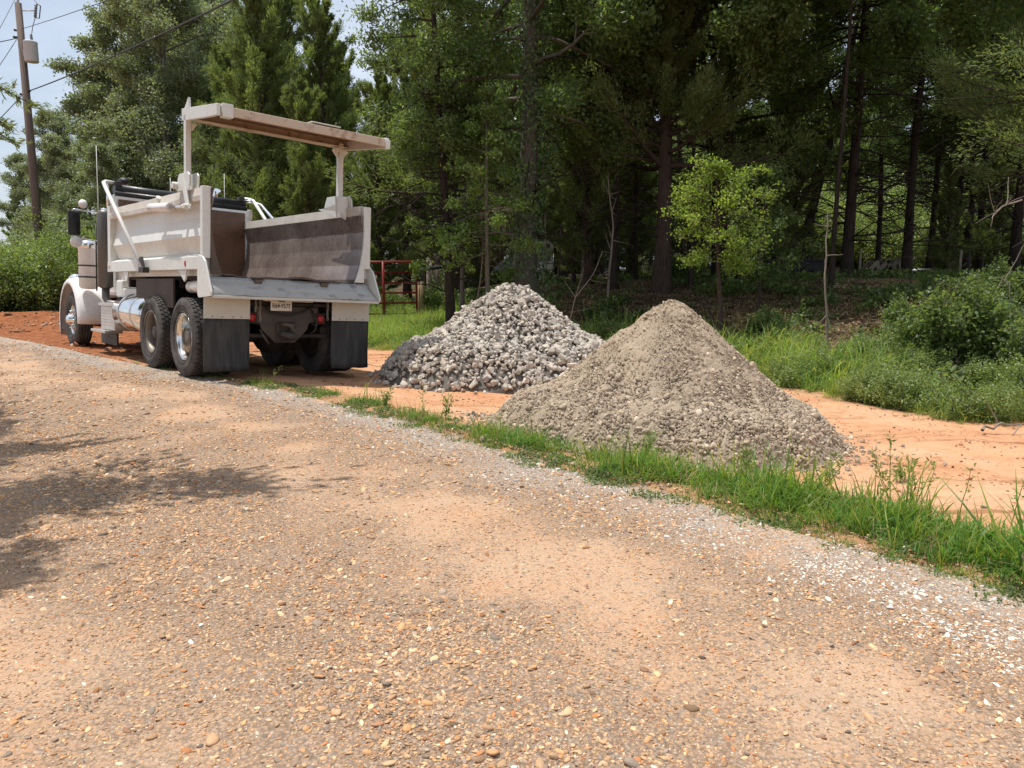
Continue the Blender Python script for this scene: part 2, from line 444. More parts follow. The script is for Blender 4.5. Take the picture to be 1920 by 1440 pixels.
m, nt, b, _ = new_mat('ground_soil')
at_ = N(nt, 'ShaderNodeAttribute'); at_.attribute_name = 'tint'
sep = N(nt, 'ShaderNodeSeparateColor'); nt.links.new(at_.outputs['Color'], sep.inputs['Color'])
n1 = noise(nt, 0.9, 8, 0.6); n4 = None; n2 = noise(nt, 9.0, 8, 0.62); n3 = noise(nt, 70.0, 4, 0.6)
dirt = ramp(nt, n1, [(0.30, (0.54, 0.265, 0.135)), (0.50, (0.62, 0.345, 0.195)), (0.72, (0.67, 0.42, 0.265))])
red = ramp(nt, n2, [(0.30, (0.17, 0.06, 0.024)), (0.52, (0.30, 0.108, 0.042)), (0.75, (0.42, 0.18, 0.085))])
base = mixc(nt, sep.outputs['Green'], dirt, red)
spk = ramp(nt, n2, [(0.33, (0.66, 0.58, 0.52)), (0.47, (1, 1, 1))])
base = mixc(nt, 0.75, base, spk, 'MULTIPLY')
tcs = N(nt, 'ShaderNodeTexCoord'); mps = N(nt, 'ShaderNodeMapping'); mps.inputs['Rotation'].default_value = (0, 0, R_(48)); mps.inputs['Scale'].default_value = (0.22, 2.6, 1)
nt.links.new(tcs.outputs['Object'], mps.inputs['Vector'])
n5 = noise(nt, 2.0, 7, 0.65, vec=mps.outputs['Vector'])
base = mixc(nt, 0.8, base, ramp(nt, n5, [(0.34, (0.48, 0.37, 0.30)), (0.44, (0.95, 0.93, 0.91)), (0.7, (1.08, 1.08, 1.08))]), 'MULTIPLY')
soil = ramp(nt, n2, [(0.35, (0.20, 0.105, 0.05)), (0.55, (0.13, 0.115, 0.045)), (0.7, (0.26, 0.16, 0.085))])
base = mixc(nt, sep.outputs['Blue'], base, soil)
lit = ramp(nt, n2, [(0.3, (0.055, 0.035, 0.02)), (0.5, (0.10, 0.07, 0.04)), (0.7, (0.17, 0.12, 0.07))])
base = mixc(nt, sep.outputs['Red'], base, lit)
g3 = ramp(nt, n3, [(0.3, (0.82, 0.82, 0.82)), (0.7, (1.08, 1.08, 1.08))])
base = mixc(nt, 1.0, base, g3, 'MULTIPLY')
nt.links.new(base, b.inputs['Base Color']); b.inputs['Roughness'].default_value = 0.95; b.inputs['Specular IOR Level'].default_value = 0.15
add = N(nt, 'ShaderNodeMath', operation='ADD'); nt.links.new(n2, add.inputs[0])
mu = N(nt, 'ShaderNodeMath', operation='MULTIPLY'); nt.links.new(n3, mu.inputs[0]); mu.inputs[1].default_value = 0.35; nt.links.new(mu.outputs[0], add.inputs[1])
bump(nt, b, add.outputs[0], 0.55, 0.05)
ground = fast_mesh('ground', np.stack([X.ravel(), Y.ravel(), Z.ravel()], 1), [Fg], m, cols=cols, smooth=True)
tag(ground, kind='structure')

# road sheet along the edge line
seg = np.diff(EDGE, axis=0); sl = np.hypot(seg[:, 0], seg[:, 1]); cum = np.concatenate([[0], np.cumsum(sl)])
s0, s1 = cum[1] - 6, cum[-2] + 2
ss = np.arange(s0, s1, 0.16)
ex = np.interp(ss, cum, EDGE[:, 0]); ey = np.interp(ss, cum, EDGE[:, 1])
ker = np.ones(25) / 25
def smooth1(a): p = np.pad(a, 12, mode='edge'); p[:12] = a[0] + (np.arange(-12, 0)) * (a[1] - a[0]); p[-12:] = a[-1] + np.arange(1, 13) * (a[-1] - a[-2]); return np.convolve(p, ker, 'valid')
ex, ey = smooth1(ex), smooth1(ey)
tx, ty = np.gradient(ex), np.gradient(ey); tn = np.hypot(tx, ty); nxv, nyv = -ty / tn, tx / tn       # points to the far side
offs = np.concatenate([[0.0], -np.geomspace(0.06, 7.6, 46)])
edge_j = 0.16 * (vn.fbm(ss * 1.3, ss * 0 + 3, 4) - 0.4)
RX = ex[:, None] + nxv[:, None] * (offs[None, :] + edge_j[:, None] * np.exp(offs[None, :] * 3)); RY = ey[:, None] + nyv[:, None] * (offs[None, :] + edge_j[:, None] * np.exp(offs[None, :] * 3))
RZ = np.maximum(height(RX, RY), 0.0 - 0.02) + 0.006 - 0.02 * (offs[None, :] > -0.01)
rn, rm = RX.shape; ridx = np.arange(rn * rm).reshape(rn, rm)
Fr = np.stack([ridx[:-1, :-1], ridx[:-1, 1:], ridx[1:, 1:], ridx[1:, :-1]], -1).reshape(-1, 4)
def grey_band(d, x=0, y=0):
    q = 0.9 * (vn.fbm(np.asarray(x) * 1.5 + 21, np.asarray(y) * 1.5, 4) - 0.45)
    return 0.8 * sstep((d + 0.85 + q) / 0.7) * (1 - sstep((d + 0.10) / 0.12))
def loose(x, y, d):
    """0..1: how thick the loose pebbles lie"""
    d = d + 0.7 * (vn.fbm(x * .5 + 60, y * .5, 3) - .45)
    band = 0.46 + 0.22 * np.exp(-((d + 0.5) / 0.4) ** 2) - 0.17 * np.exp(-((d + 1.45) / 0.5) ** 2) + 0.30 * np.exp(-((d + 2.65) / 0.6) ** 2) - 0.17 * np.exp(-((d + 3.85) / 0.5) ** 2) + 0.2 * np.exp(-((d + 4.9) / 0.5) ** 2)
    return np.clip(band + 0.08 + 1.0 * (vn.fbm(x * 2.4 + 3, y * 2.4, 5) - 0.47), 0.3, 1)
dR = np.repeat(offs[None, :], rn, 0)
rc = np.stack([grey_band(dR, RX, RY).ravel(), loose(RX, RY, dR).ravel(), np.zeros(rn * rm)], 1)
m, nt, b, _ = new_mat('road_gravel_sand')
at_ = N(nt, 'ShaderNodeAttribute'); at_.attribute_name = 'tint'
sep = N(nt, 'ShaderNodeSeparateColor'); nt.links.new(at_.outputs['Color'], sep.inputs['Color'])
tc = N(nt, 'ShaderNodeTexCoord')
n1 = noise(nt, 1.3, 8, 0.62); n2 = noise(nt, 26.0, 6, 0.65)
sand = ramp(nt, n1, [(0.28, (0.54, 0.30, 0.16)), (0.40, (0.545, 0.345, 0.215)), (0.55, (0.54, 0.37, 0.245)), (0.70, (0.49, 0.355, 0.25))])
vo = N(nt, 'ShaderNodeTexVoronoi', Scale=70.0); nt.links.new(tc.outputs['Object'], vo.inputs['Vector'])
vo.inputs['Randomness'].default_value = 1.0
sepv = N(nt, 'ShaderNodeSeparateColor'); nt.links.new(vo.outputs['Color'], sepv.inputs['Color'])
peb = ramp(nt, sepv.outputs['Red'], [(0.0, (0.45, 0.31, 0.205)), (0.25, (0.52, 0.365, 0.24)), (0.45, (0.36, 0.25, 0.175)), (0.6, (0.33, 0.28, 0.245)), (0.75, (0.56, 0.43, 0.32)), (0.9, (0.50, 0.29, 0.15)), (1.0, (0.60, 0.52, 0.43))])
peb = mixc(nt, ramp(nt, vo.outputs['Distance'], [(0.15, 0.0), (0.75, 1.0)]), peb, (0.26, 0.185, 0.13))
grey = ramp(nt, sepv.outputs['Green'], [(0.0, (0.42, 0.37, 0.315)), (0.5, (0.54, 0.475, 0.405)), (1.0, (0.68, 0.62, 0.55))])
grey = mixc(nt, ramp(nt, vo.outputs['Distance'], [(0.2, 0.0), (0.8, 1.0)]), grey, (0.28, 0.235, 0.20))
peb = mixc(nt, sep.outputs['Red'], peb, grey)
msk = N(nt, 'ShaderNodeMath', operation='MULTIPLY_ADD'); nt.links.new(n2, msk.inputs[0]); msk.inputs[1].default_value = 1.6; msk.inputs[2].default_value = -0.8
ms2 = N(nt, 'ShaderNodeMath', operation='ADD'); nt.links.new(msk.outputs[0], ms2.inputs[0]); nt.links.new(sep.outputs['Green'], ms2.inputs[1])
pm = ramp(nt, ms2.outputs[0], [(0.30, 0.0), (0.60, 1.0)])
c = mixc(nt, pm, sand, peb)
c = mixc(nt, 0.8, c, ramp(nt, n2, [(0.33, (0.66, 0.61, 0.57)), (0.6, (1.05, 1.05, 1.05))]), 'MULTIPLY')
nt.links.new(c, b.inputs['Base Color']); b.inputs['Roughness'].default_value = 0.9; b.inputs['Specular IOR Level'].default_value = 0.2
hh = N(nt, 'ShaderNodeMath', operation='MULTIPLY'); nt.links.new(vo.outputs['Distance'], hh.inputs[0]); hh.inputs[1].default_value = -1.0
h2 = N(nt, 'ShaderNodeMath', operation='MULTIPLY'); nt.links.new(hh.outputs[0], h2.inputs[0]); nt.links.new(pm, h2.inputs[1])
h3 = N(nt, 'ShaderNodeMath', operation='ADD'); nt.links.new(h2.outputs[0], h3.inputs[0]); nt.links.new(n2, h3.inputs[1])
bump(nt, b, h3.outputs[0], 0.85, 0.012)
road = fast_mesh('road', np.stack([RX.ravel(), RY.ravel(), RZ.ravel()], 1), [Fr], m, cols=rc, smooth=True)
tag(road, kind='structure')
_rz = lambda x, y: np.maximum(height(x, y), -0.02) + 0.006

# ================================================================== ROCKS
def ico(sub):
    bm = bmesh.new(); bmesh.ops.create_icosphere(bm, subdivisions=sub, radius=1.0)
    V = np.array([v.co[:] for v in bm.verts]); F = np.array([[v.index for v in f.verts] for f in bm.faces]); bm.free()
    return V, F
ICO = {s: ico(s) for s in (1, 2, 3)}
def rock_proto(sub, r, planes=11, flat=(1, .8, .62), soft=0.0):
    V, F = ICO[sub]
    n = r.normal(size=(planes, 3)); n /= np.linalg.norm(n, axis=1)[:, None]
    dd = r.uniform(0.52, 0.98, planes)
    q = V @ n.T
    rad = np.min(np.where(q > 0.05, dd / np.maximum(q, 0.05), 9), axis=1)
    rad = np.minimum(rad, 1.12)
    if soft: rad = rad * (1 - soft) + soft * 0.85
    return V * rad[:, None] * np.array(flat) * r.uniform(0.85, 1.15, 3), F
def rand_rot(n, r):
    q = r.normal(size=(n, 4)); q /= np.linalg.norm(q, axis=1)[:, None]
    w, x, y, z = q.T
    return np.stack([1 - 2 * (y * y + z * z), 2 * (x * y - z * w), 2 * (x * z + y * w), 2 * (x * y + z * w), 1 - 2 * (x * x + z * z), 2 * (y * z - x * w), 2 * (x * z - y * w), 2 * (y * z + x * w), 1 - 2 * (x * x + y * y)], 1).reshape(-1, 3, 3)
def merge_rocks(protos, pos, size, r, colf):
    Vs, Fs, Cs, off = [], [], [], 0
    pick = r.integers(0, len(protos), len(pos)); Rm = rand_rot(len(pos), r)
    for i, (pv, pf) in enumerate(protos):
        s = np.where(pick == i)[0]
        if not len(s): continue
        V = np.einsum('nij,vj->nvi', Rm[s], pv) * size[s][:, None, None] + pos[s][:, None, :]
        Vs.append(V.reshape(-1, 3)); nv = len(pv)
        Fs.append((pf[None] + (off + np.arange(len(s)) * nv)[:, None, None]).reshape(-1, 3))
        Cs.append(np.repeat(colf(len(s)), nv, 0)); off += len(s) * nv
    return np.concatenate(Vs), np.concatenate(Fs), np.concatenate(Cs)
def stone_mat(name, base, fine, contrast=0.25):
    m, nt, b, _ = new_mat(name)
    at_ = N(nt, 'ShaderNodeAttribute'); at_.attribute_name = 'tint'
    n = noise(nt, fine, 6, 0.65)
    c = mixc(nt, 1.0, base, at_.outputs['Color'], 'MULTIPLY')
    c = mixc(nt, 1.0, c, ramp(nt, n, [(0.3, (1 - contrast,) * 3), (0.7, (1 + contrast * .4,) * 3)]), 'MULTIPLY')
    nt.links.new(c, b.inputs['Base Color']); b.inputs['Roughness'].default_value = 0.9; b.inputs['Specular IOR Level'].default_value = 0.25
    bump(nt, b, n, 0.5, 0.01)
    return m
M['rock'] = stone_mat('crushed_rock', (0.515, 0.455, 0.39), 30)
M['gravel'] = stone_mat('sandy_gravel', (0.405, 0.325, 0.238), 60)

def pile_h(x, y, cx, cy, H, rx, ry, seed, round_=0.10):
    """heap: cone with a rounded top, uneven rim"""
    dx, dy = x - cx, y - cy; th = np.arctan2(dy, dx)
    v = VNoise(seed, 64)
    rim = 1 + 0.13 * (v(np.cos(th) * 1.6 + 20, np.sin(th) * 1.6 + 20) - 0.5) + 0.07 * (v(np.cos(th) * 5 + 50, np.sin(th) * 5 + 50) - 0.5)
    t = np.hypot(dx / rx, dy / ry) / rim
    h = H * (1 + round_ - np.sqrt(t * t * (1 + 0) + round_ * round_ + 0.02 * t) * 1.02)
    foot = 0.10 * H * np.exp(-((t - 0.92) / 0.16) ** 2)         # slumped foot
    lump = 0.16 * H * (v.fbm(dx * 1.4 + 30, dy * 1.4 + 30, 3) - 0.44) * np.clip(1.1 - t, 0, 1)
    return h + foot * (t < 1.15) + lump, t
# ---- coarse rock heap behind the truck
RP = dict(cx=-0.03, cy=11.75, H=1.34, rx=1.70, ry=1.78, seed=8, round_=0.22)
r1 = np.random.default_rng(21)
n = 17500
px_ = RP['cx'] + r1.uniform(-2.7, 2.7, n); py_ = RP['cy'] + r1.uniform(-2.6, 2.6, n)
hh_, t_ = pile_h(px_, py_, **RP)
keep = (t_ < 1.03) | ((t_ < 1.13) & (r1.random(n) < 0.5)) | ((t_ < 1.24) & (r1.random(n) < 0.10))
px_, py_, hh_ = px_[keep], py_[keep], hh_[keep]
sz = np.clip(r1.lognormal(math.log(0.041), 0.38, len(px_)), 0.02, 0.10)
g_ = height(px_, py_)
pz_ = np.maximum(g_ + hh_, g_ + sz * 0.35) + r1.normal(0, 0.012, len(px_))
def hull_rock(r, k=14, flat=(1, .8, .66)):
    bm = bmesh.new(); P = r.normal(size=(k, 3)); P /= np.linalg.norm(P, axis=1)[:, None]
    for p in P * r.uniform(.8, 1.05, (k, 1)) * np.array(flat) * r.uniform(.85, 1.15, 3): bm.verts.new(p)
    bmesh.ops.convex_hull(bm, input=bm.verts); bmesh.ops.delete(bm, geom=[v for v in bm.verts if not v.link_faces], context='VERTS')
    bmesh.ops.bevel(bm, geom=list(bm.edges), offset=.05, segments=1, affect='EDGES', clamp_overlap=True); bmesh.ops.triangulate(bm, faces=bm.faces)
    bm.verts.index_update(); V = np.array([v.co[:] for v in bm.verts]); F = np.array([[v.index for v in f.verts] for f in bm.faces]); bm.free(); return V, F
protos = [hull_rock(r1, int(r1.integers(11, 17))) for _ in range(16)]
c_r = lambda k: np.clip(np.stack([r1.normal(1, .12, k)] * 3, 1) * np.stack([r1.normal(1.0, .012, k), r1.normal(1, .008, k), r1.normal(0.99, .025, k)], 1), 0.45, 1.35)
VR, FR, CR = merge_rocks(protos, np.stack([px_, py_, pz_], 1), sz, r1, c_r)
# heap core under the stones
def heap_core(P, n, sink, nz=0.0):
    u = np.linspace(-1.32, 1.32, n); UX, UY = np.meshgrid(u, u, indexing='ij')
    x = P['cx'] + UX * P['rx']; y = P['cy'] + UY * P['ry']
    h, t = pile_h(x, y, **P); g = height(x, y)
    if nz: h = h + nz * (vn.fbm(x * 9, y * 9, 3) - .45) + nz * .6 * (vn.fbm(x * 30, y * 30, 2) - .4)
    z = np.where(h - sink > -0.02, g + h - sink, g - 0.25)
    ii = np.arange(n * n).reshape(n, n); F = np.stack([ii[:-1, :-1], ii[1:, :-1], ii[1:, 1:], ii[:-1, 1:]], -1).reshape(-1, 4)
    ok = (h - sink > -0.12).ravel()
    F = F[ok[F].any(1)]
    return np.stack([x.ravel(), y.ravel(), z.ravel()], 1), F, t.ravel()
VC, FC, tC = heap_core(RP, 70, 0.05)
cc = np.ones((len(VC), 3)) * 0.30  # core tinted dark: shade in the gaps between stones put into its colour
rock_pile = fast_mesh('rock_pile', np.concatenate([VC, VR]), [FC, FR + len(VC)], M['rock'], cols=np.concatenate([cc, CR]))
tag(rock_pile, 'pale heap of coarse crushed rock between the dump truck and the finer gravel heap', 'rock pile')

# ---- sandy gravel heap in front
GP = dict(cx=1.48, cy=7.30, H=1.27, rx=1.47, ry=1.48, seed=15, round_=0.07)
r2 = np.random.default_rng(33)
VC, FC, tC = heap_core(GP, 340, 0.006, 0.07)
cC = np.clip(0.95 + 0.45 * (vn.fbm(VC[:, 0] * 3, VC[:, 1] * 3, 4) - .47)[:, None] * np.ones(3) , .6, 1.2) * np.array([0.98, 0.96, 0.93])
def bare(x, y):       # smooth sandy chute down the left of the top
    u = (x - GP['cx'] + 0.16 + 0.30 * (GP['cy'] - y)); w = GP['cy'] - y
    return np.exp(-(u / 0.20) ** 2) * sstep((w + 0.05) / 0.2) * (1 - sstep((w - 0.75) / 0.4))
n = 150000
px_ = GP['cx'] + r2.uniform(-2.35, 2.35, n); py_ = GP['cy'] + r2.uniform(-2.25, 2.25, n)
hh_, t_ = pile_h(px_, py_, **GP)
th = np.arctan2(py_ - GP['cy'], px_ - GP['cx'])
front = sstep((-np.sin(th) + 0.15) / 0.5)
dens = (0.62 + 0.38 * sstep((t_ - 0.25) / 0.4)) * (0.70 + 0.30 * sstep((np.cos(th) + 0.55) / 0.5 + (t_ - .55))) * (1 - 0.4 * bare(px_, py_)) * np.clip(0.35 + 1.7 * vn.fbm(px_ * 2.2, py_ * 2.2 + 31, 4), 0.3, 1)
dens = np.where(t_ > 1.02, 0.5 * np.exp(-(t_ - 1.02) / 0.09), dens)
dens = np.where(py_ > GP['cy'] + 0.8, dens * 0.3, dens)
keep = r2.random(n) < dens
px_, py_, hh_, t_ = px_[keep], py_[keep], hh_[keep], t_[keep]
sz = np.clip(r2.lognormal(math.log(0.0078), 0.50, len(px_)) * (0.75 + 0.55 * sstep((t_ - 0.45) / 0.5)), 0.005, 0.034)
big = r2.random(len(sz)) < 0.002; sz[big] = r2.uniform(0.028, 0.045, big.sum())
g_ = height(px_, py_)
pz_ = np.maximum(g_ + hh_ - sz * 0.05, g_ + sz * 0.35)
protos = [rock_proto(1, r2, 9, (1, .85, .7), 0.2) for _ in range(10)]; protos2 = [rock_proto(2, r2, 8, (1, .82, .66), 0.05) for _ in range(12)]
def c_g(k):
    c = np.clip(r2.normal(1.05, .20, (k, 1)), .5, 1.6) * np.array([1, .985, .97]); w = r2.random(k)
    c[w < .05] *= np.array([1.35, 1.42, 1.5]); c[w > .93] *= np.array([.62, .64, .70]); return c
sm_ = sz < .014; Pz = np.stack([px_, py_, pz_], 1)
VR, FR, CR = merge_rocks(protos, Pz[sm_], sz[sm_], r2, c_g); VR2, FR2, CR2 = merge_rocks(protos2, Pz[~sm_], sz[~sm_], r2, c_g)
print('gravel stones', sm_.sum(), (~sm_).sum())
gravel_pile = fast_mesh('gravel_pile', np.concatenate([VC, VR, VR2]), [FC, FR + len(VC), FR2 + len(VC) + len(VR)], M['gravel'], cols=np.concatenate([cC, CR, CR2]), smooth=False)
tag(gravel_pile, 'tall brown cone of sandy gravel standing beside the grassy road verge', 'gravel pile')

# ================================================================== SCATTER (geometry nodes, for uncountable stuff)
def proto_coll(name, objs):
    c = bpy.data.collections.new(name)
    for o in objs: c.objects.link(o)
    return c
def scatter(name, pts, rot, scl, which, tint, coll, kind='stuff', mats=()):
    me = bpy.data.meshes.new(name); n = len(pts)
    me.vertices.add(n); me.vertices.foreach_set('co', np.asarray(pts, np.float32).ravel())
    for nm, t, v, f in (('rot', 'FLOAT_VECTOR', rot, 'vector'), ('scl', 'FLOAT_VECTOR', scl, 'vector'), ('which', 'INT', which, 'value')):
        a = me.attributes.new(nm, t, 'POINT'); a.data.foreach_set(f, np.asarray(v, np.int32 if t == 'INT' else np.float32).ravel())
    if tint is not None:
        a = me.attributes.new('itint', 'FLOAT_COLOR', 'POINT'); c = np.ones((n, 4), np.float32); c[:, :3] = tint; a.data.foreach_set('color', c.ravel())
    for mm in mats: me.materials.append(mm)
    o = bpy.data.objects.new(name, me); COL.objects.link(o); o['kind'] = kind
    ng = bpy.data.node_groups.new(name, 'GeometryNodeTree')
    ng.interface.new_socket('Geometry', in_out='INPUT', socket_type='NodeSocketGeometry')
    ng.interface.new_socket('Geometry', in_out='OUTPUT', socket_type='NodeSocketGeometry')
    gi, go = ng.nodes.new('NodeGroupInput'), ng.nodes.new('NodeGroupOutput')
    ci = ng.nodes.new('GeometryNodeCollectionInfo'); ci.inputs['Collection'].default_value = coll
    ci.inputs['Separate Children'].default_value = True; ci.inputs['Reset Children'].default_value = True
    ip = ng.nodes.new('GeometryNodeInstanceOnPoints'); ip.inputs['Pick Instance'].default_value = True
    def na(t, nm):
        k = ng.nodes.new('GeometryNodeInputNamedAttribute'); k.data_type = t; k.inputs['Name'].default_value = nm
        return k.outputs['Attribute']
    e2r = ng.nodes.new('FunctionNodeEulerToRotation')
    ng.links.new(na('FLOAT_VECTOR', 'rot'), e2r.inputs[0]); ng.links.new(e2r.outputs[0], ip.inputs['Rotation'])
    ng.links.new(na('FLOAT_VECTOR', 'scl'), ip.inputs['Scale'])
    ng.links.new(na('INT', 'which'), ip.inputs['Instance Index'])
    ng.links.new(ci.outputs[0], ip.inputs['Instance'])
    ng.links.new(gi.outputs[0], ip.inputs['Points']); ng.links.new(ip.outputs[0], go.inputs[0])
    md = o.modifiers.new('scatter', 'NODES'); md.node_group = ng
    return o

# ---- loose pebbles on the road
m, nt, b, _ = new_mat('road_pebble')
at_ = N(nt, 'ShaderNodeAttribute'); at_.attribute_name = 'itint'; at_.attribute_type = 'INSTANCER'
n_ = noise(nt, 6.0, 4, 0.6)
c = mixc(nt, 1.0, at_.outputs['Color'], ramp(nt, n_, [(0.3, (0.8, 0.78, 0.76)), (0.7, (1.08, 1.08, 1.08))]), 'MULTIPLY')
nt.links.new(c, b.inputs['Base Color']); b.inputs['Roughness'].default_value = 0.75; b.inputs['Specular IOR Level'].default_value = 0.3
M['pebble'] = m
r3 = np.random.default_rng(44)
peb_objs = []
for i in range(10):
    v, f = rock_proto(2, r3, 10, (1, .8, .5), 0.35 if i < 7 else 0.1)
    peb_objs.append(fast_mesh('road_pebble_shape', v, [f], M['pebble'], smooth=True, link=False))
pc = proto_coll('pebble_shapes', peb_objs)
PAL = np.array([(0.42, 0.29, 0.18), (0.50, 0.36, 0.23), (0.36, 0.245, 0.155), (0.46, 0.28, 0.15), (0.30, 0.235, 0.185), (0.26, 0.225, 0.195), (0.20, 0.172, 0.150), (0.60, 0.50, 0.38), (0.68, 0.62, 0.54), (0.27, 0.16, 0.10), (0.42, 0.20, 0.09)])
PW = np.array([.20, .20, .16, .15, .10, .07, .04, .035, .01, .06, .05]); PW /= PW.sum()
GPAL = np.array([(0.50, 0.45, 0.39), (0.62, 0.57, 0.50), (0.36, 0.33, 0.30), (0.44, 0.36, 0.28), (0.74, 0.70, 0.64)])
def road_pts(y0, y1, per_m2):
    w = 0.74; A = (y1 - y0) * (2 * w * y1 + 1.0); k = int(A * per_m2)
    y = r3.uniform(y0, y1, k); x = r3.uniform(-1, 1, k) * (w * y1 + 0.5)
    ok = np.abs(x) < w * y + 0.35
    return x[ok], y[ok]
xs, ys, ss_ = [], [], []
for y0, y1, den, s_med in ((1.6, 3.0, 9500, .0044), (3.0, 4.6, 6400, .0047), (4.6, 7.0, 3000, .0060), (7.0, 11.0, 1000, .0082), (11.0, 17.0, 260, .0115)):
    x, y = road_pts(y0, y1, den)
    d = sdist(np.stack([x, y], 1), EDGE)
    lo = loose(x, y, d); gb = grey_band(d, x, y)
    p = np.where(d < 0.02 + 0.1 * r3.random(len(d)), 0.10 + 0.95 * lo, 0.0)
    ok = r3.random(len(x)) < p
    x, y, lo, gb, d = x[ok], y[ok], lo[ok], gb[ok], d[ok]
    s = r3.lognormal(math.log(s_med), 0.50, len(x)) * (0.72 + 0.5 * lo) * np.where(gb > 0.5, 0.85, 1.0)
    xs.append(x); ys.append(y); ss_.append(np.clip(s, 0.0035, 0.030))
x, y, s = map(np.concatenate, (xs, ys, ss_))
bigk = 170                                               # a few larger stones
bx, by = road_pts(1.7, 8.0, 10); bx, by = bx[:bigk], by[:bigk]
okb = sdist(np.stack([bx, by], 1), EDGE) < -0.1; bx, by = bx[okb], by[okb]
x = np.concatenate([x, bx]); y = np.concatenate([y, by]); s = np.concatenate([s, r3.uniform(.012, .022, len(bx))])
d = sdist(np.stack([x, y], 1), EDGE); gb = grey_band(d, x, y)
tint = PAL[r3.choice(len(PAL), len(x), p=PW)] * r3.normal(1.14, .24, (len(x), 1)) * np.array([1.10, .99, .88])
isg = r3.random(len(x)) < 0.6 * gb * np.clip(0.3 + 1.5 * vn.fbm(x * .8 + 9, y * .8, 3), 0, 1)
w_ = np.clip((x - .6) / .8, 0, 1) * np.exp(-((d + .5) / .28) ** 2) * np.clip((vn.fbm(x * 1.6 + 44, y * 1.6, 3) - .38) * 5, 0, 1); iw = r3.random(len(x)) < .55 * w_
tint[iw] = np.array([.74, .69, .62]) * r3.normal(1, .1, (iw.sum(), 1))
isg &= ~iw
tint[isg] = (GPAL[r3.integers(0, len(GPAL), len(x))] * r3.normal(1.0, .1, (len(x), 1)))[isg]
rot = np.stack([r3.normal(0, .25, len(x)), r3.normal(0, .25, len(x)), r3.uniform(0, 6.28, len(x))], 1)
scl = s[:, None] * np.stack([r3.uniform(.9, 1.35, len(x)), r3.uniform(.75, 1.05, len(x)), r3.uniform(.65, 1.0, len(x))], 1)
scatter('road_gravel', np.stack([x, y, _rz(x, y) + s * 0.08], 1), rot, scl, r3.integers(0, 10, len(x)), np.clip(tint, .02, .85), pc)
print('road pebbles', len(x))
# ---- crumbs of soil and stone on the dirt pad
x = np.concatenate([r3.uniform(-5, 8, 26000), r3.uniform(-24, -6, 9000)]); y = np.concatenate([r3.uniform(4.5, 16, 26000), r3.uniform(13, 31, 9000)])
Pq = np.stack([x, y], 1); d = sdist(Pq, EDGE); k_ = sdist(Pq, BANK)
cl = vn.fbm(x * 1.4 + 70, y * 1.4, 4)
ok = (d > .3) & ((k_ < .4) | (x < -9)) & (r3.random(len(x)) < np.clip((cl - .42) * 5, 0.04, 1))
x, y = x[ok], y[ok]; s = np.clip(r3.lognormal(math.log(.008), .5, len(x)), .003, .03) * np.where(x < -6, 4.0, 1.0)
tint = np.array([(0.42, 0.20, 0.10), (0.30, 0.13, 0.06), (0.24, 0.15, 0.09), (0.36, 0.30, 0.24)])[r3.choice(4, len(x), p=[.4, .25, .2, .15])] * r3.normal(1, .15, (len(x), 1))
scatter('dirt_clods', np.stack([x, y, height(x, y) + s * .2], 1), np.stack([r3.normal(0, .4, len(x)), r3.normal(0, .4, len(x)), r3.uniform(0, 6.28, len(x))], 1),
        s[:, None] * r3.uniform(.7, 1.3, (len(x), 3)), r3.integers(0, 10, len(x)), np.clip(tint, .02, .8), pc)
# ================================================================== DUMP TRUCK (x right, y forward, z up, origin under the rear axle)
def truck_rot():
    cz, sz = math.cos(0.72965975), math.sin(0.72965975); cx, sx = math.cos(-0.01113928), math.sin(-0.01113928); cy, sy = math.cos(0.06075448), math.sin(0.06075448)
    Rz = Matrix(((cz, -sz, 0), (sz, cz, 0), (0, 0, 1))); Rx = Matrix(((1, 0, 0), (0, cx, -sx), (0, sx, cx))); Ry = Matrix(((cy, 0, sy), (0, 1, 0), (-sy, 0, cy)))
    return Rz @ Rx @ Ry
TRK = empty('dump_truck', (-3.53234, 11.08122, CAMZ - 1.49828), 0, 'white and cream dump truck with its tailgate raised, parked on orange dirt', 'dump truck')
TRK.rotation_euler = truck_rot().to_euler()
def part(mb, name, mat, parent=None, bevel=0.006, label=None, **k):
    o = mb.build(name, M[mat], parent or TRK, bevel, **k)
    if label: o['label'] = label
    return o

# ---- frame and underbody
f = MB()
for s in (-1, 1): f.bb(s * .36, s * .45, -.62, 7.25, .72, .99)
for y in (-.55, .1, .68, 1.3, 2.2, 3.4, 4.6, 5.6, 6.9): f.bb(-.36, .36, y - .05, y + .05, .76, .95)
f.bb(-.55, .55, .2, 1.2, .55, .70); f.tube([(0, 5.4, .75), (0, 2.2, .68), (0, 1.5, .58)], .06)
frame = part(f, 'chassis_frame', 'under')
a = MB()
for y in (0, 1.368):
    a.tube([(-1.0, y, .528), (1.0, y, .528)], .075, 12); a.ball((0, y, .53), (.24, .23, .24))
    for s in (-1, 1): a.bb(s * .62 - .06, s * .62 + .06, y - .18, y + .18, .42, .78); a.tube([(s * .5, y, .8), (s * .5, y, 1.0)], .09, 10)
part(a, 'drive_axle', 'under')
a = MB(); a.tube([(-.95, 6.29, .5), (-.5, 6.29, .42), (.5, 6.29, .42), (.95, 6.29, .5)], .06, 8); part(a, 'front_axle', 'under')
for s in (-1, 1):
    b_ = MB(); b_.bb(s * .57 - .05, s * .57 + .05, -.55, 1.95, .60, .70); part(b_, 'leaf_spring', 'under')

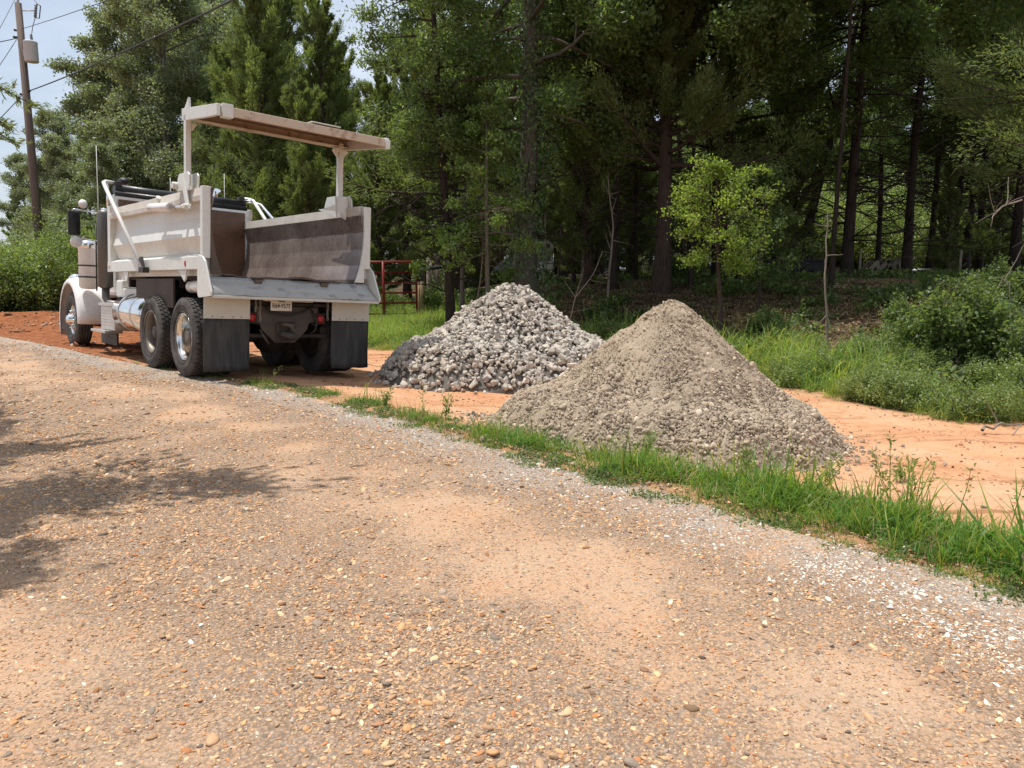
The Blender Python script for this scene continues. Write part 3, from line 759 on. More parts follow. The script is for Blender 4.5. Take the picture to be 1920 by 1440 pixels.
# ---- wheels
def tyre_mesh(width, lug, rad=.528):
    mb = MB(); w = width / 2; r0 = .292
    tr = rad - (.018 if lug else .008)
    prof = [(r0, -w * .70), (r0 + .02, -w * .84), (r0 + .085, -w * .99), (r0 + .13, -w), (rad - .075, -w * .985), (rad - .035, -w * .93), (tr, -w * .84), (tr, -w * .45), (tr, 0), (tr, w * .45), (tr, w * .84),
            (rad - .035, w * .93), (rad - .075, w * .985), (r0 + .13, w), (r0 + .085, w * .99), (r0 + .02, w * .84), (r0, w * .70)]
    mb.lathe(prof, n=64)
    for rr in (r0 + .05, rad - .10):                         # sidewall ribs
        for s in (-1, 1): mb.lathe([(rr - .006, s * w * .985), (rr, s * (w + .006)), (rr + .006, s * w * .985)], n=48)
    if lug:
        rows = 5; nb = 46; pw = width * .84 / rows
        for j in range(rows):
            xc = -width * .42 + pw * (j + .5)
            for k in range(nb):
                a0 = 2 * math.pi * (k + .5 * (j % 2)) / nb; h = math.pi / nb
                hexa = [(-.44, -.36), (-.44, .36), (0, .82), (.44, .36), (.44, -.36), (0, -.82)]
                V = []
                for rr in (tr - .004, rad):
                    sc = 1.0 if rr < rad else .93
                    for u, v in hexa:
                        an = a0 + v * h * 1.12 * sc
                        V.append((xc + u * pw * sc, rr * math.cos(an), rr * math.sin(an)))
                mb.add(V, [tuple(range(6, 12)), *[(i, (i + 1) % 6, 6 + (i + 1) % 6, 6 + i) for i in range(6)]])
        for k in range(nb * 1):                             # shoulder lugs
            a0 = 2 * math.pi * k / nb; h = math.pi / nb * .62
            for s in (-1, 1):
                V = []
                for (x_, rr) in ((s * w * .80, rad - .002), (s * w * .955, rad - .045), (s * w * .90, rad - .05), (s * w * .76, rad - .03)):
                    V += [(x_, rr * math.cos(a0 - h), rr * math.sin(a0 - h)), (x_, rr * math.cos(a0 + h), rr * math.sin(a0 + h))]
                mb.add(V, [(0, 1, 3, 2), (2, 3, 5, 4), (0, 2, 4, 6), (1, 7, 5, 3), (6, 7, 1, 0)])
    else:
        for x_ in (-.075, -.026, .026, .075):
            mb.lathe([(rad, x_ - .019), (rad + .006, x_ - .016), (rad + .006, x_ + .016), (rad, x_ + .019)], n=64)
    return mb
def rim_mesh(sgn, kind):
    mb = MB(); s = sgn
    if kind == 'dual':      # deep dish, disc far inboard
        mb.lathe([(.300, s * .125), (.318, s * .128), (.318, s * .118), (.285, s * .105), (.272, s * .085), (.262, s * .02), (.258, s * -.05), (.245, s * -.075), (.20, s * -.085), (.150, s * -.085), (.135, s * -.075)], n=56)
    elif kind == 'inner':
        mb.lathe([(.31, s * .12), (.27, s * .08), (.26, s * -.09), (.30, s * -.12)], n=32); mb.lathe([(.26, s * .09), (.08, s * .09)], n=32)
    else:                   # steer: disc bulging outboard, with ten hand holes suggested by dimples
        mb.lathe([(.300, s * .11), (.318, s * .113), (.318, s * .103), (.285, s * .085), (.275, s * .05), (.262, s * .055), (.235, s * .085), (.20, s * .098), (.150, s * .10), (.135, s * .10)], n=56)
    return mb
def hub_mesh(sgn, kind):
    mb = MB(); s = sgn
    if kind == 'dual':
        mb.lathe([(.155, s * -.085), (.155, s * -.065), (.118, s * -.06), (.110, s * .03), (.092, s * .045), (.088, s * .075), (.06, s * .085), (.0, s * .085)], n=28)
        for k in range(10):
            a_ = k * math.pi / 5; mb.tube([(s * -.085, .143 * math.cos(a_), .143 * math.sin(a_)), (s * -.035, .143 * math.cos(a_), .143 * math.sin(a_))], .015, 6)
    else:
        mb.lathe([(.125, s * .10), (.120, s * .13), (.098, s * .15), (.092, s * .185), (.07, s * .215), (.03, s * .228), (0, s * .23)], n=28)
        for k in range(10):
            a_ = k * math.pi / 5; mb.tube([(s * .10, .168 * math.cos(a_), .168 * math.sin(a_)), (s * .155, .168 * math.cos(a_), .168 * math.sin(a_))], [.019, .012], 6)
        for k in range(10):
            a_ = (k + .5) * math.pi / 5; mb.ball((s * .083, .225 * math.cos(a_), .225 * math.sin(a_)), (.012, .022, .022), 8, 6)
    return mb
def wheel(x, y, sgn, kind, rimmat, lug, hubmat, label=None):
    r = part(rim_mesh(sgn, kind), 'wheel', rimmat, bevel=0); r.location = (x, y, .528)
    if label: r['label'] = label
    t = part(tyre_mesh(.285, lug), 'tyre', 'rubber', r, bevel=0)
    r.rotation_euler = (random.uniform(0, 6), 0, 0)
    if kind != 'inner': part(hub_mesh(sgn, kind), 'hub', hubmat, r, bevel=0)
    return r
w0 = wheel(-1.085, 0, -1, 'dual', 'alu', True, 'alu_dirty', 'rear wheel with a bright polished deep rim')
w1 = wheel(-1.085, 1.368, -1, 'dual', 'alu_dirty', True, 'plate_steel', 'forward tandem wheel with a dull dark rim')
for y in (0, 1.368):
    c_ = copy_tree(w1, TRK); c_.location = (1.085, y, .528); c_.rotation_euler = (.4 + y, 0, math.pi); c_['label'] = 'right side tandem wheel in shade'
wi = wheel(-.76, 0, -1, 'inner', 'under', True, None)
for x_, y in ((-.76, 1.368), (.76, 0), (.76, 1.368)):
    c_ = copy_tree(wi, TRK); c_.location = (x_, y, .528)
ws = wheel(-1.05, 6.29, -1, 'steer', 'alu', False, 'chrome', 'front steer wheel with a chrome hub')
c_ = copy_tree(ws, TRK); c_.location = (1.05, 6.29, .528); c_.rotation_euler = (1, 0, math.pi)

# ---- dump bed
b_ = MB()
b_.bb(-.98, .98, -.70, 3.45, 1.30, 1.345)
for s in (-1, 1): b_.bb(s * .40, s * .52, -.6, 3.5, 1.02, 1.30)
for y in (-.45, .15, .75, 1.35, 1.95, 2.55, 3.15): b_.bb(-1.0, 1.0, y - .05, y + .05, 1.18, 1.30)
bed = part(b_, 'dump_bed', 'under')
def fl_edge(x): return -.70 - .035 * math.sin(x * 4.1 + .6) - .02 * math.sin(x * 11) , 1.362 + .016 * math.sin(x * 5.2 + 1.0) + .008 * math.sin(x * 13)
rows = []
xs_ = np.linspace(-.965, .965, 40)
for j, y in enumerate((3.44, 2.4, 1.4, .5, -.2, -.55)): rows.append([(x_, y, 1.352 + .012 * math.sin(x_ * 3 + y * 2) * (j > 0)) for x_ in xs_])
rows.append([(x_, fl_edge(x_)[0], fl_edge(x_)[1]) for x_ in xs_])
part(MB().sheet(rows), 'bed_floor', 'liner', bed, 0, solid=.006)
rag = MB(); rag.sheet([[(x_, fl_edge(x_)[0] - .004, fl_edge(x_)[1] + .006) for x_ in xs_], [(x_, fl_edge(x_)[0] - .012, fl_edge(x_)[1] - .016 - .008 * abs(math.sin(x_ * 23))) for x_ in xs_]])
part(rag, 'worn_floor_edge', 'worn_edge', bed, 0, solid=.008)
# side walls: profile in (x, z) for the right side
OUT = [(1.075, 1.345), (1.085, 1.63), (1.172, 1.85), (1.118, 2.09), (1.118, 2.29)]
INN = [(1.06, 2.33), (1.105, 2.09), (1.088, 1.845), (1.045, 1.61), (.965, 1.40), (.965, 1.347)]
def sidep(poly, s): return [(p[0] * s, p[1]) for p in poly]
def prism_y(mb, poly, y0, y1): return mb.prism([(p[1], p[0]) for p in poly], 1, y0, y1)      # axis y keeps (z? x) order below
def PY(mb, poly, y0, y1):
    n = len(poly); V = [(p[0], y0, p[1]) for p in poly] + [(p[0], y1, p[1]) for p in poly]
    return mb.add(V, [tuple(range(n))[::-1], tuple(range(n, 2 * n))] + [(i, (i + 1) % n, n + (i + 1) % n, n + i) for i in range(n)])
for s in (-1, 1):
    wmb = MB(); PY(wmb, sidep(OUT + [(1.10, 2.29), (1.105, 2.09), (1.155, 1.85), (1.07, 1.635), (1.06, 1.345)], s), -.66, 3.42)
    side = part(wmb, 'side_wall', 'cream', bed, .003)
    imb = MB(); PY(imb, sidep(INN + [(1.0, 1.347), (1.055, 1.62), (1.10, 1.85), (1.117, 2.09), (1.09, 2.33)], s), -.70, 3.40)
    part(imb, 'wall_liner', 'steel_in', bed, 0)
    rl = MB(); PY(rl, sidep([(1.08, 1.634), (1.205, 1.585), (1.205, 1.42), (1.078, 1.42), (1.078, 1.60)], s), -.655, 3.62)
    for y in (2.55, -.05):                                  # gussets under the rail
        V = [(s * 1.19, y + .30, 1.419), (s * 1.19, y - .02, 1.419), (s * 1.19, y + .02, 1.30), (s * 1.19, y + .07, 1.26)]
        rl.add(V + [(s * 1.165, v[1], v[2]) for v in V], [(0, 1, 2, 3), (4, 5, 6, 7), (0, 4, 5, 1), (1, 5, 6, 2), (2, 6, 7, 3), (3, 7, 4, 0)])
    part(rl, 'lower_side_rail', 'cream', bed, .006)
    # upper rail: crumpled outer skin over the top edge
    ny_ = 46; prof = [(1.11, 2.268), (1.212, 2.280), (1.216, 2.345), (1.212, 2.352), (1.196, 2.445), (1.13, 2.47), (1.062, 2.462), (1.052, 2.335), (1.098, 2.300)]
    rows = []
    for i in range(ny_):
        y = -.64 + (3.44 + .64) * i / (ny_ - 1)
        dent = .014 * (vn.fbm(y * 3.1 + 4 * s, 1.0, 3) - .45)
        rows.append([(s * (p[0] + dent * (1 if j in (2, 3) else .3) + .006 * (vn(y * 6, j * 3.3) - .5)), y, p[1] + .3 * dent + .05 * (y / 3.4) * 0) for j, p in enumerate(prof + prof[:1])])
    tmb = MB().sheet(rows); tmb.sm = [False] * len(tmb.sm)
    for e in (0, -1): tmb.add(rows[e][:-1], [tuple(range(len(prof)))])
    part(tmb, 'top_rail', 'tan_skin', bed, 0)
    pm_ = MB(); PY(pm_, sidep([(1.115, 1.56), (1.215, 1.56), (1.215, 2.455), (1.105, 2.455)], s), -.725, -.635)
    part(pm_, 'rear_post', 'cream', bed, .008)
    pe = MB(); PY(pe, sidep([(.965, 1.36), (1.047, 1.6), (1.09, 1.845), (1.106, 2.08), (1.085, 2.44), (1.112, 2.44), (1.112, 1.36)], s), -.735, -.702)
    part(pe, 'worn_post_edge', 'worn_edge' if s < 0 else 'cream', bed, 0)
    pf = MB(); PY(pf, sidep([(1.06, 1.42), (1.21, 1.42), (1.21, 2.50), (1.06, 2.50)], s), 3.42, 3.58)
    part(pf, 'front_post', 'cream', bed, .008)
    # rear end plate carrying the spill plate
    ep = MB(); pl = [(-.60, 1.60), (-.735, 1.58), (-.82, 1.52), (-1.02, 1.14), (-1.01, 1.085), (-.60, 1.06), (-.56, 1.10), (-.56, 1.42)]
    n_p = len(pl); V = [(s * 1.20, *p) for p in pl] + [(s * 1.224, *p) for p in pl]
    ep.add(V, [tuple(range(n_p)), tuple(range(n_p, 2 * n_p))] + [(i, (i + 1) % n_p, n_p + (i + 1) % n_p, n_p + i) for i in range(n_p)])
    part(ep, 'end_plate', 'cream', bed, .004)
    mk = MB(); mk.ball((s * 1.208, -.08, 1.50), (.012, .018, .042)); part(mk, 'marker_lamp', 'red_lamp', bed, 0)
    mk = MB(); mk.ball((s * 1.208, 3.5, 1.50), (.012, .018, .036)); part(mk, 'marker_lamp', 'amber', bed, 0)
hk = MB(); hk.tube([(-1.10, -.50, 1.62), (-1.13, -.50, 1.66)], .012, 6); hk.tube([(-1.13, -.56, 1.68), (-1.13, -.44, 1.66)], .010, 6); part(hk, 'tie_hook', 'plate_steel', bed, 0)
fw = MB(); fw.bb(-1.07, 1.07, 3.41, 3.46, 1.35, 2.62); part(fw, 'front_wall', 'steel_front', bed, .004)
sp = MB()
nx_ = 40; rows = []
for zz, yy in ((1.335, -.712), (1.285, -.735), (1.27, -.75), (1.105, -.995)):
    rows.append([(x_, yy + (.010 * (vn(x_ * 5, 2) - .5) if zz < 1.2 else 0), zz + (.012 * (vn(x_ * 4, 7) - .5) if zz < 1.2 else 0)) for x_ in np.linspace(-1.198, 1.198, nx_)])
sp.sheet(rows); part(sp, 'spill_plate', 'spill', bed, 0, solid=.008)
lip = MB(); lip.bb(-1.198, 1.198, -1.012, -.985, 1.062, 1.098); lip.bb(-1.198, 1.198, -.985, -.75, 1.062, 1.072); part(lip, 'spill_plate_lip', 'cream_clean', bed, .006)
for x_ in (-.50, .46):
    pk = MB(); pk.bb(x_ - .05, x_ + .05, -.765, -.728, 1.235, 1.325); pk.bb(x_ - .085, x_ + .10, -.768, -.70, 1.338, 1.352); part(pk, 'latch_pocket', 'worn_edge', bed, .003)

# ---- raised tailgate
g = MB()
def gp(y, z): return (y, z)
# tray: top sheet, rear and front lips, end plates; local tilt from front (y -.08, z 3.47) to rear (y -1.22, z 3.33)
gt = lambda t, dz=0.0: (-.08 - 1.13 * t, 3.475 - .125 * t + dz)
y0, z0 = gt(0); y1, z1 = gt(1)
for x0, x1 in ((-1.19, 1.12),):
    g.add([(x0, y0, z0), (x1, y0, z0), (x1, y1, z1), (x0, y1, z1), (x0, y0, z0 - .012), (x1, y0, z0 - .012), (x1, y1, z1 - .012), (x0, y1, z1 - .012)],
          [(0, 1, 2, 3), (4, 7, 6, 5), (0, 4, 5, 1), (1, 5, 6, 2), (2, 6, 7, 3), (3, 7, 4, 0)])
TG = part(g, 'tailgate', 'gate_under', bevel=.002, label='raised tailgate with rusty underside')
rl = MB(); rl.add([(-1.10, y1 + .05, z1 + .010), (1.13, y1 + .05, z1 + .010), (1.13, y1 - .03, z1 - .002), (-1.10, y1 - .03, z1 - .002), (-1.10, y1 - .035, z1 - .108), (1.13, y1 - .035, z1 - .108), (1.13, y1 - .015, z1 - .113), (-1.10, y1 - .015, z1 - .113), (-1.10, y1 + .05, z1 - .014), (1.13, y1 + .05, z1 - .014)],
          [(0, 1, 2, 3), (3, 2, 5, 4), (4, 5, 6, 7), (7, 6, 9, 8), (8, 9, 1, 0), (0, 3, 4, 7, 8), (1, 9, 6, 5, 2)])
part(rl, 'rear_lip', 'gate', TG, .006)
fl = MB(); fl.bb(-1.19, 1.12, y0 - .012, y0 + .03, z0 - .13, z0 + .012); fl.bb(-1.19, 1.12, y0 - .14, y0 - .012, z0 - .13, z0 - .118); part(fl, 'front_lip', 'gate', TG, .004)
for s in (-1, 1):
    el = MB(); V = [(y0 + .03, z0 + .014), (y1 - .035, z1 + .012), (y1 - .035, z1 - .125), (y1 + .25, z1 - .105), (y0 - .05, z0 - .15), (y0 + .03, z0 - .14)]
    k = len(V); e0 = 1.19 if s < 0 else 1.12; W = [(s * e0, *p) for p in V] + [(s * (e0 + .045), *p) for p in V]
    el.add(W, [tuple(range(k)), tuple(range(k, 2 * k))] + [(i, (i + 1) % k, k + (i + 1) % k, k + i) for i in range(k)])
    part(el, 'end_plate', 'cream', TG, .006)
for q in ((-1.17, -1.04, y1 - .055, y1 + .05, z1 - .135, z1 + .025), (1.10, 1.17, y1 - .06, y1 + .02, z1 - .14, z1 - .02)): cl_ = MB(); cl_.bb(*q); part(cl_, 'latch_ear', 'cream', TG, .006)
fn = MB(); fn.add([(-1.22, y0 - .03, z0 + .01), (-1.22, y0 - .19, z0 + .005), (-1.22, y0 - .17, z0 + .13), (-1.19, y0 - .03, z0 + .01), (-1.19, y0 - .19, z0 + .005), (-1.19, y0 - .17, z0 + .13)], [(0, 1, 2), (3, 5, 4), (0, 3, 4, 1), (1, 4, 5, 2), (2, 5, 3, 0)])
part(fn, 'top_fin', 'cream', TG, .002)
wd = MB(); wd.bb(.0, .42, y1 - .02, y1 + .25, z1 + .02, z1 + .035); part(wd, 'patch_plate', 'cream', TG, .003)
for s, xa, xb in ((-1, -1.235, -1.165), (1, .972, 1.045)):
    yb = -.16; ar = MB()
    ar.box(((xa + xb) / 2, yb, 2.95), (abs(xb - xa), .085, .90))
    if s > 0: ar.bb((xa + xb) / 2 - .09, (xa + xb) / 2 + .09, yb - .05, yb + .06, 3.28, 3.33)
    for q in ((1,) if s < 0 else (-1, 1)):
        ar.add([((xa + xb) / 2 + q * .04, yb - .03, 3.30), ((xa + xb) / 2 + q * .13, yb - .03, 3.30), ((xa + xb) / 2 + q * .04, yb - .03, 3.19), ((xa + xb) / 2 + q * .04, yb + .03, 3.30), ((xa + xb) / 2 + q * .13, yb + .03, 3.30), ((xa + xb) / 2 + q * .04, yb + .03, 3.19)], [(0, 1, 2), (3, 5, 4), (0, 3, 4, 1), (1, 4, 5, 2), (2, 5, 3, 0)])
    part(ar, 'gate_arm', 'cream', TG, .008)
    br = MB()
    if s < 0:
        for q in (-1.25, -1.135):
            br.prism([(-.34, 2.44), (-.36, 2.62), (-.31, 2.66), (.02, 2.66), (.06, 2.62), (.10, 2.44)], 0, q, q + .02)
        br.add([(-1.255, -.02, 2.66), (-1.255, -.14, 2.66), (-1.27, -.40, 2.19), (-1.27, -.31, 2.17), (-1.235, -.02, 2.66), (-1.235, -.14, 2.66), (-1.25, -.40, 2.19), (-1.25, -.31, 2.17)], [(0, 1, 2, 3), (4, 7, 6, 5), (0, 4, 5, 1), (1, 5, 6, 2), (2, 6, 7, 3), (3, 7, 4, 0)])
        br.tube([(-1.31, .10, 2.52), (-1.20, .10, 2.52)], .045, 14); br.tube([(-1.32, -.35, 2.215), (-1.23, -.35, 2.215)], .035, 12)
    else:
        br.prism([(-.28, 2.30), (-.30, 2.57), (-.25, 2.62), (.02, 2.62), (.06, 2.56), (.10, 2.46), (.30, 2.46)], 0, .90, .92)
        br.prism([(-.38, 2.44), (-.36, 2.58), (-.29, 2.64), (-.02, 2.64), (.05, 2.58), (.10, 2.44)], 0, 1.09, 1.112)
        br.add([(.89, -.27, 2.62), (1.11, -.27, 2.62), (1.10, -.27, 2.42), (1.04, -.31, 2.28), (.99, -.31, 2.30), (.95, -.27, 2.40), (.68, -.27, 2.40), (.89, -.27, 2.50)] + [(.89, -.25, 2.62), (1.11, -.25, 2.62), (1.10, -.25, 2.42), (1.04, -.29, 2.28), (.99, -.29, 2.30), (.95, -.25, 2.40), (.68, -.25, 2.40), (.89, -.25, 2.50)],
               [tuple(range(8)), tuple(range(8, 16))[::-1]] + [(i, (i + 1) % 8, 8 + (i + 1) % 8, 8 + i) for i in range(8)])
    part(br, 'hinge_bracket', 'cream', TG, .004)
cy_ = MB(); cy_.tube([(-1.29, 1.05, 2.295), (-1.29, .24, 2.245)], .058, 18); cy_.ball((-1.29, 1.05, 2.295), (.058, .03, .058)); cy_.tube([(-1.22, 1.0, 2.34), (-1.22, .95, 2.42)], .03, 8)
cyl = part(cy_, 'gate_cylinder', 'white', TG, .004)
part(MB().tube([(-1.29, .24, 2.245), (-1.29, -.33, 2.215)], .020, 12), 'piston_rod', 'chrome', TG, 0)
part(MB().tube([(-1.215, 1.0, 2.35), (-1.215, .93, 2.44)], .04, 8), 'cylinder_bracket', 'cream', TG, 0)

# ---- tarp system
th_ = MB(); th_.bb(-1.14, 1.24, 3.46, 3.72, 2.52, 2.70); th_.bb(-1.16, 1.20, 3.44, 3.50, 2.44, 2.53)
TP = part(th_, 'tarp_housing', 'alu_step', bevel=.015)
part(MB().tube([(-1.10, 3.58, 2.80), (-.4, 3.58, 2.785), (.4, 3.58, 2.795), (1.12, 3.58, 2.78)], .085, 14), 'rolled_tarp', 'tarp', TP, 0)
part(MB().tube([(-1.12, 3.50, 2.71), (.0, 3.50, 2.70), (1.12, 3.50, 2.705)], .055, 12), 'tarp_bar', 'tarp', TP, 0)
for s in (-1, 1):
    c_ = MB(); c_.bb(s * 1.05 - .05, s * 1.05 + .05, 3.50, 3.64, 2.84, 2.92); part(c_, 'end_cap', 'black', TP, .01)
    am = MB(); am.tube([(s * 1.27, 1.52, 1.46), (s * 1.275, 3.42, 2.80), (s * 1.27, 3.52, 2.875), (s * 1.22, 3.60, 2.905), (s * 1.08, 3.62, 2.90)], .031, 12)
    part(am, 'tarp_arm', 'white_pole', TP, 0)
    pv = MB(); pv.bb(s * 1.212, s * 1.30, 1.40, 1.62, 1.39, 1.47); pv.box((s * 1.262, 1.60, 1.52), (.05, .13, .17), (R_(-35), 0, 0)); part(pv, 'arm_pivot', 'black', TP, .006)
part(MB().tube([(-1.17, 3.64, 2.88), (-1.17, 3.70, 2.6), (-1.16, 3.72, 2.5)], .022, 8), 'tarp_support', 'chrome', TP, 0)
part(MB().tube([(1.1, 3.60, 2.86), (1.25, 3.56, 2.86), (1.38, 3.40, 2.80), (1.30, 2.2, 2.2), (1.27, 1.5, 1.46)], .028, 10), 'tarp_tension_arm', 'chrome', TP, 0)

# ---- rear end: hanger panels, flaps, hitch, plate, lamps, chains
for s in (-1, 1):
    hp = MB(); hp.bb(s * .60, s * 1.205, -.735, -.722, .80, 1.085)
    HP = part(hp, 'flap_hanger', 'cream_clean', bevel=.003)
    for x_ in (.72, .83, .97, 1.10): part(MB().ball((s * x_, -.738, .825), (.008, .006, .008), 8, 5), 'bolt', 'black', HP, 0)
    rows = []
    for j in range(9):
        z_ = .815 - .70 * j / 8
        rows.append([(s * (.60 + .605 * i / 8), -.716 + .018 * math.sin(i * .8 + j * .3) * (j / 8) - .02 * (j / 8) ** 3, z_ + (.006 * math.sin(i * 1.7) if j == 8 else 0)) for i in range(9)])
    part(MB().sheet(rows), 'mud_flap', 'flap', bevel=0, solid=.012)
hp = MB(); pl = [(-.50, .975), (.42, .975), (.42, .79), (.29, .75), (.26, .66), (.08, .485), (-.21, .485), (-.40, .66), (-.43, .75), (-.50, .77)]
k = len(pl); hp.add([(p[0], -.62, p[1]) for p in pl] + [(p[0], -.645, p[1]) for p in pl], [tuple(range(k)), tuple(range(k, 2 * k))] + [(i, (i + 1) % k, k + (i + 1) % k, k + i) for i in range(k)])
HT = part(hp, 'hitch_plate', 'plate_steel', bevel=.004)
ph = MB(); ph.bb(-.20, .06, -.675, -.645, .52, .76); ph.tube([(-.15, -.67, .60), (-.15, -.78, .60), (-.08, -.84, .58), (.0, -.80, .57), (.0, -.67, .57)], [.045, .045, .05, .05, .05], 10)
ph.tube([(-.16, -.67, .73), (-.14, -.76, .74), (-.05, -.80, .72), (-.02, -.82, .64)], [.03, .03, .035, .03], 10); ph.ball((.0, -.70, .60), (.06, .07, .09)); ph.ball((.02, -.69, .72), (.05, .05, .05))
part(ph, 'pintle_hook', 'plate_steel', HT, .004)
part(MB().tube([(-.42, -.63, .66), (-.38, -.68, .56), (-.33, -.68, .49), (-.30, -.64, .47)], .014, 8), 'safety_loop', 'plate_steel', HT, 0)
bb_ = MB(); bb_.bb(-1.0, 1.0, -.66, -.60, .985, 1.03); bb_.bb(-.62, .62, -.60, -.56, .55, .60); part(bb_, 'rear_crossmember', 'under')
pt = MB(); pt.bb(-.325, -.02, -.752, -.748, .920, 1.070)
PL = part(pt, 'license_plate', 'tag', bevel=.002)
def text(body, size, loc, name, parent, mat, sx=1.0):
    cu = bpy.data.curves.new(name, 'FONT'); cu.body = body; cu.size = size; cu.align_x = 'CENTER'; cu.align_y = 'CENTER'; cu.extrude = .0006; cu.offset = .0012
    cu.materials.append(mat); o = bpy.data.objects.new(name, cu); COL.objects.link(o); o.parent = parent
    me = bpy.data.meshes.new_from_object(o); bpy.data.objects.remove(o); me.name = name
    o = bpy.data.objects.new(name, me); COL.objects.link(o); o.parent = parent
    o.location = loc; o.rotation_euler = (R_(90), 0, 0); o.scale = (sx, 1, 1); return o
text("R64-9577", .083, (-.172, -.7535, .985), 'plate_number', PL, M['ink'], .80)
text("TEXAS", .030, (-.172, -.7535, 1.048), 'plate_state', PL, M['ink'], 1.1)
pb = MB(); pb.bb(-.42, .30, -.745, -.70, 1.045, 1.06); part(pb, 'plate_bracket', 'cream_clean', PL, .002)
for x_ in (-.545, .46):
    lm = MB(); lm.lathe([(0, -.685), (.03, -.684), (.052, -.676), (.056, -.66), (.056, -.64)], (x_, 0, .82), 1, 20); part(lm, 'tail_lamp', 'red_lamp', bevel=0)
    lm = MB(); lm.bb(x_ - .075, x_ + .075, -.655, -.63, .745, .895); part(lm, 'lamp_bracket', 'under', bevel=.004)
def chain(x0, z0, z1):
    mb = MB(); n_ = int((z0 - z1) / .034)
    for i in range(n_):
        z = z0 - .034 * i; P = []
        for q in range(10):
            a_ = 2 * math.pi * q / 9; u, v = .013 * math.cos(a_), .023 * math.sin(a_)
            P.append((x0 + (u if i % 2 else 0) + .004 * math.sin(i), -.76 + (0 if i % 2 else u), z + v))
        mb.tube(P, .0048, 5, cap=False)
    return part(mb, 'hanging_chain', 'chain', bevel=0)
chain(-.535, 1.06, .86); chain(-.475, 1.06, .74); chain(.515, 1.06, .77)

part(MB().tube([(-.40, -.66, 1.00), (-.30, -.70, .90), (-.05, -.70, .86), (.20, -.69, .92), (.34, -.66, 1.0)], .012, 8), 'air_hose', 'black', bevel=0)
part(MB().tube([(.30, -.64, 1.0), (.38, -.70, .80), (.36, -.70, .66), (.30, -.64, .60)], .012, 8), 'air_hose', 'black', bevel=0)
# ---- tanks, steps, shields on the left
for s in (-1, 1):
    tk = MB(); c0 = (s * -0 + s * .92, 0, .765)
    tk.lathe([(0, 1.98), (.20, 1.985), (.285, 2.02), (.305, 2.07), (.305, 3.32), (.285, 3.37), (.20, 3.405), (0, 3.41)], c0, 1, 40)
    TK = part(tk, 'fuel_tank', 'chrome', bevel=0)
    for y in (2.35, 3.0): part(MB().lathe([(.306, y - .03), (.312, y - .03), (.312, y + .03), (.306, y + .03)], c0, 1, 40), 'tank_strap', 'alu_step', TK, 0)
st = MB(); st.bb(-1.14, -.72, 3.50, 4.32, .44, .84)
for i in range(7): st.bb(-1.152, -1.14, 3.52, 4.30, .47 + i * .05, .50 + i * .05)
ST = part(st, 'step_box', 'alu_step', bevel=.008)
tr = MB(); tr.bb(-1.24, -.95, 3.72, 4.62, .385, .43); tr.bb(-1.18, -.80, 3.48, 4.34, .845, .90); part(tr, 'step_tread', 'alu_step', ST, .006)
tr = MB(); tr.bb(-1.0, -.97, 3.9, 4.9, .16, .385); part(tr, 'battery_skirt', 'black', ST, .004)
st = MB(); st.bb(.72, 1.14, 3.50, 4.5, .44, .84); st.bb(.95, 1.24, 3.6, 4.6, .38, .43); part(st, 'tool_box', 'alu_step', bevel=.008)
ht = MB(); ht.bb(-.98, -.46, 3.62, 4.0, 1.0, 1.30); ht.bb(-.98, -.50, 2.70, 3.62, 1.02, 1.16); part(ht, 'hydraulic_tank', 'cream', bevel=.03)
sh = MB(); sh.bb(-1.10, -1.07, .72, 2.42, .90, 1.31); sh.bb(-1.10, -.75, 2.40, 2.43, .62, 1.31); part(sh, 'mud_shield', 'brown', bevel=.004)
sh = MB(); sh.bb(1.07, 1.10, .72, 2.42, .90, 1.31); part(sh, 'mud_shield', 'brown', bevel=.004)
at2 = MB(); at2.lathe([(0, -.50), (.06, -.49), (.082, -.46), (.082, .10), (.06, .13), (0, .14)], (-1.06, 0, 1.20), 1, 24); part(at2, 'air_tank', 'white', bevel=0)

# ---- cab
def PX(mb, poly, x0, x1): return mb.prism(poly, 0, x0, x1)
cb = MB(); PX(cb, [(4.02, 1.02), (4.02, 2.58), (4.12, 2.68), (5.05, 2.66), (5.20, 2.60), (5.48, 1.92), (5.52, 1.02)], -.80, .80)
CAB = part(cb, 'cab', 'white', bevel=.05, seg=3)
for s in (-1, 1):
    dr = MB(); PX(dr, [(4.16, 1.08), (4.16, 2.02), (5.36, 2.02), (5.44, 1.85), (5.46, 1.08)], s * .801, s * .815); D = part(dr, 'door', 'white', CAB, .006)
    wi_ = MB(); PX(wi_, [(4.2, 2.06), (4.2, 2.52), (5.06, 2.52), (5.32, 2.06)], s * .801, s * .808); part(wi_, 'side_window', 'glass_dark', CAB, 0)
    part(MB().tube([(s * .816, 4.28, 1.82), (s * .85, 4.28, 1.82), (s * .85, 4.46, 1.82), (s * .816, 4.46, 1.82)], .012, 8), 'door_handle', 'chrome', D, 0)
rw = MB(); rw.bb(-.5, .5, 4.005, 4.018, 2.05, 2.45); part(rw, 'rear_window', 'glass_dark', CAB, 0)
ws_ = MB(); ws_.add([(-.70, 5.47, 2.0), (.70, 5.47, 2.0), (.66, 5.245, 2.55), (-.66, 5.245, 2.55), (-.70, 5.44, 2.0), (.70, 5.44, 2.0), (.66, 5.215, 2.55), (-.66, 5.215, 2.55)], [(0, 1, 2, 3), (4, 7, 6, 5), (0, 4, 5, 1), (1, 5, 6, 2), (2, 6, 7, 3), (3, 7, 4, 0)]); part(ws_, 'windshield', 'glass_dark', CAB, 0)
hd = MB(); PX(hd, [(5.5, .98), (5.5, 1.92), (6.4, 1.84), (7.22, 1.72), (7.26, .98)], -.56, .56); HD = part(hd, 'hood', 'white', bevel=.06, seg=3)
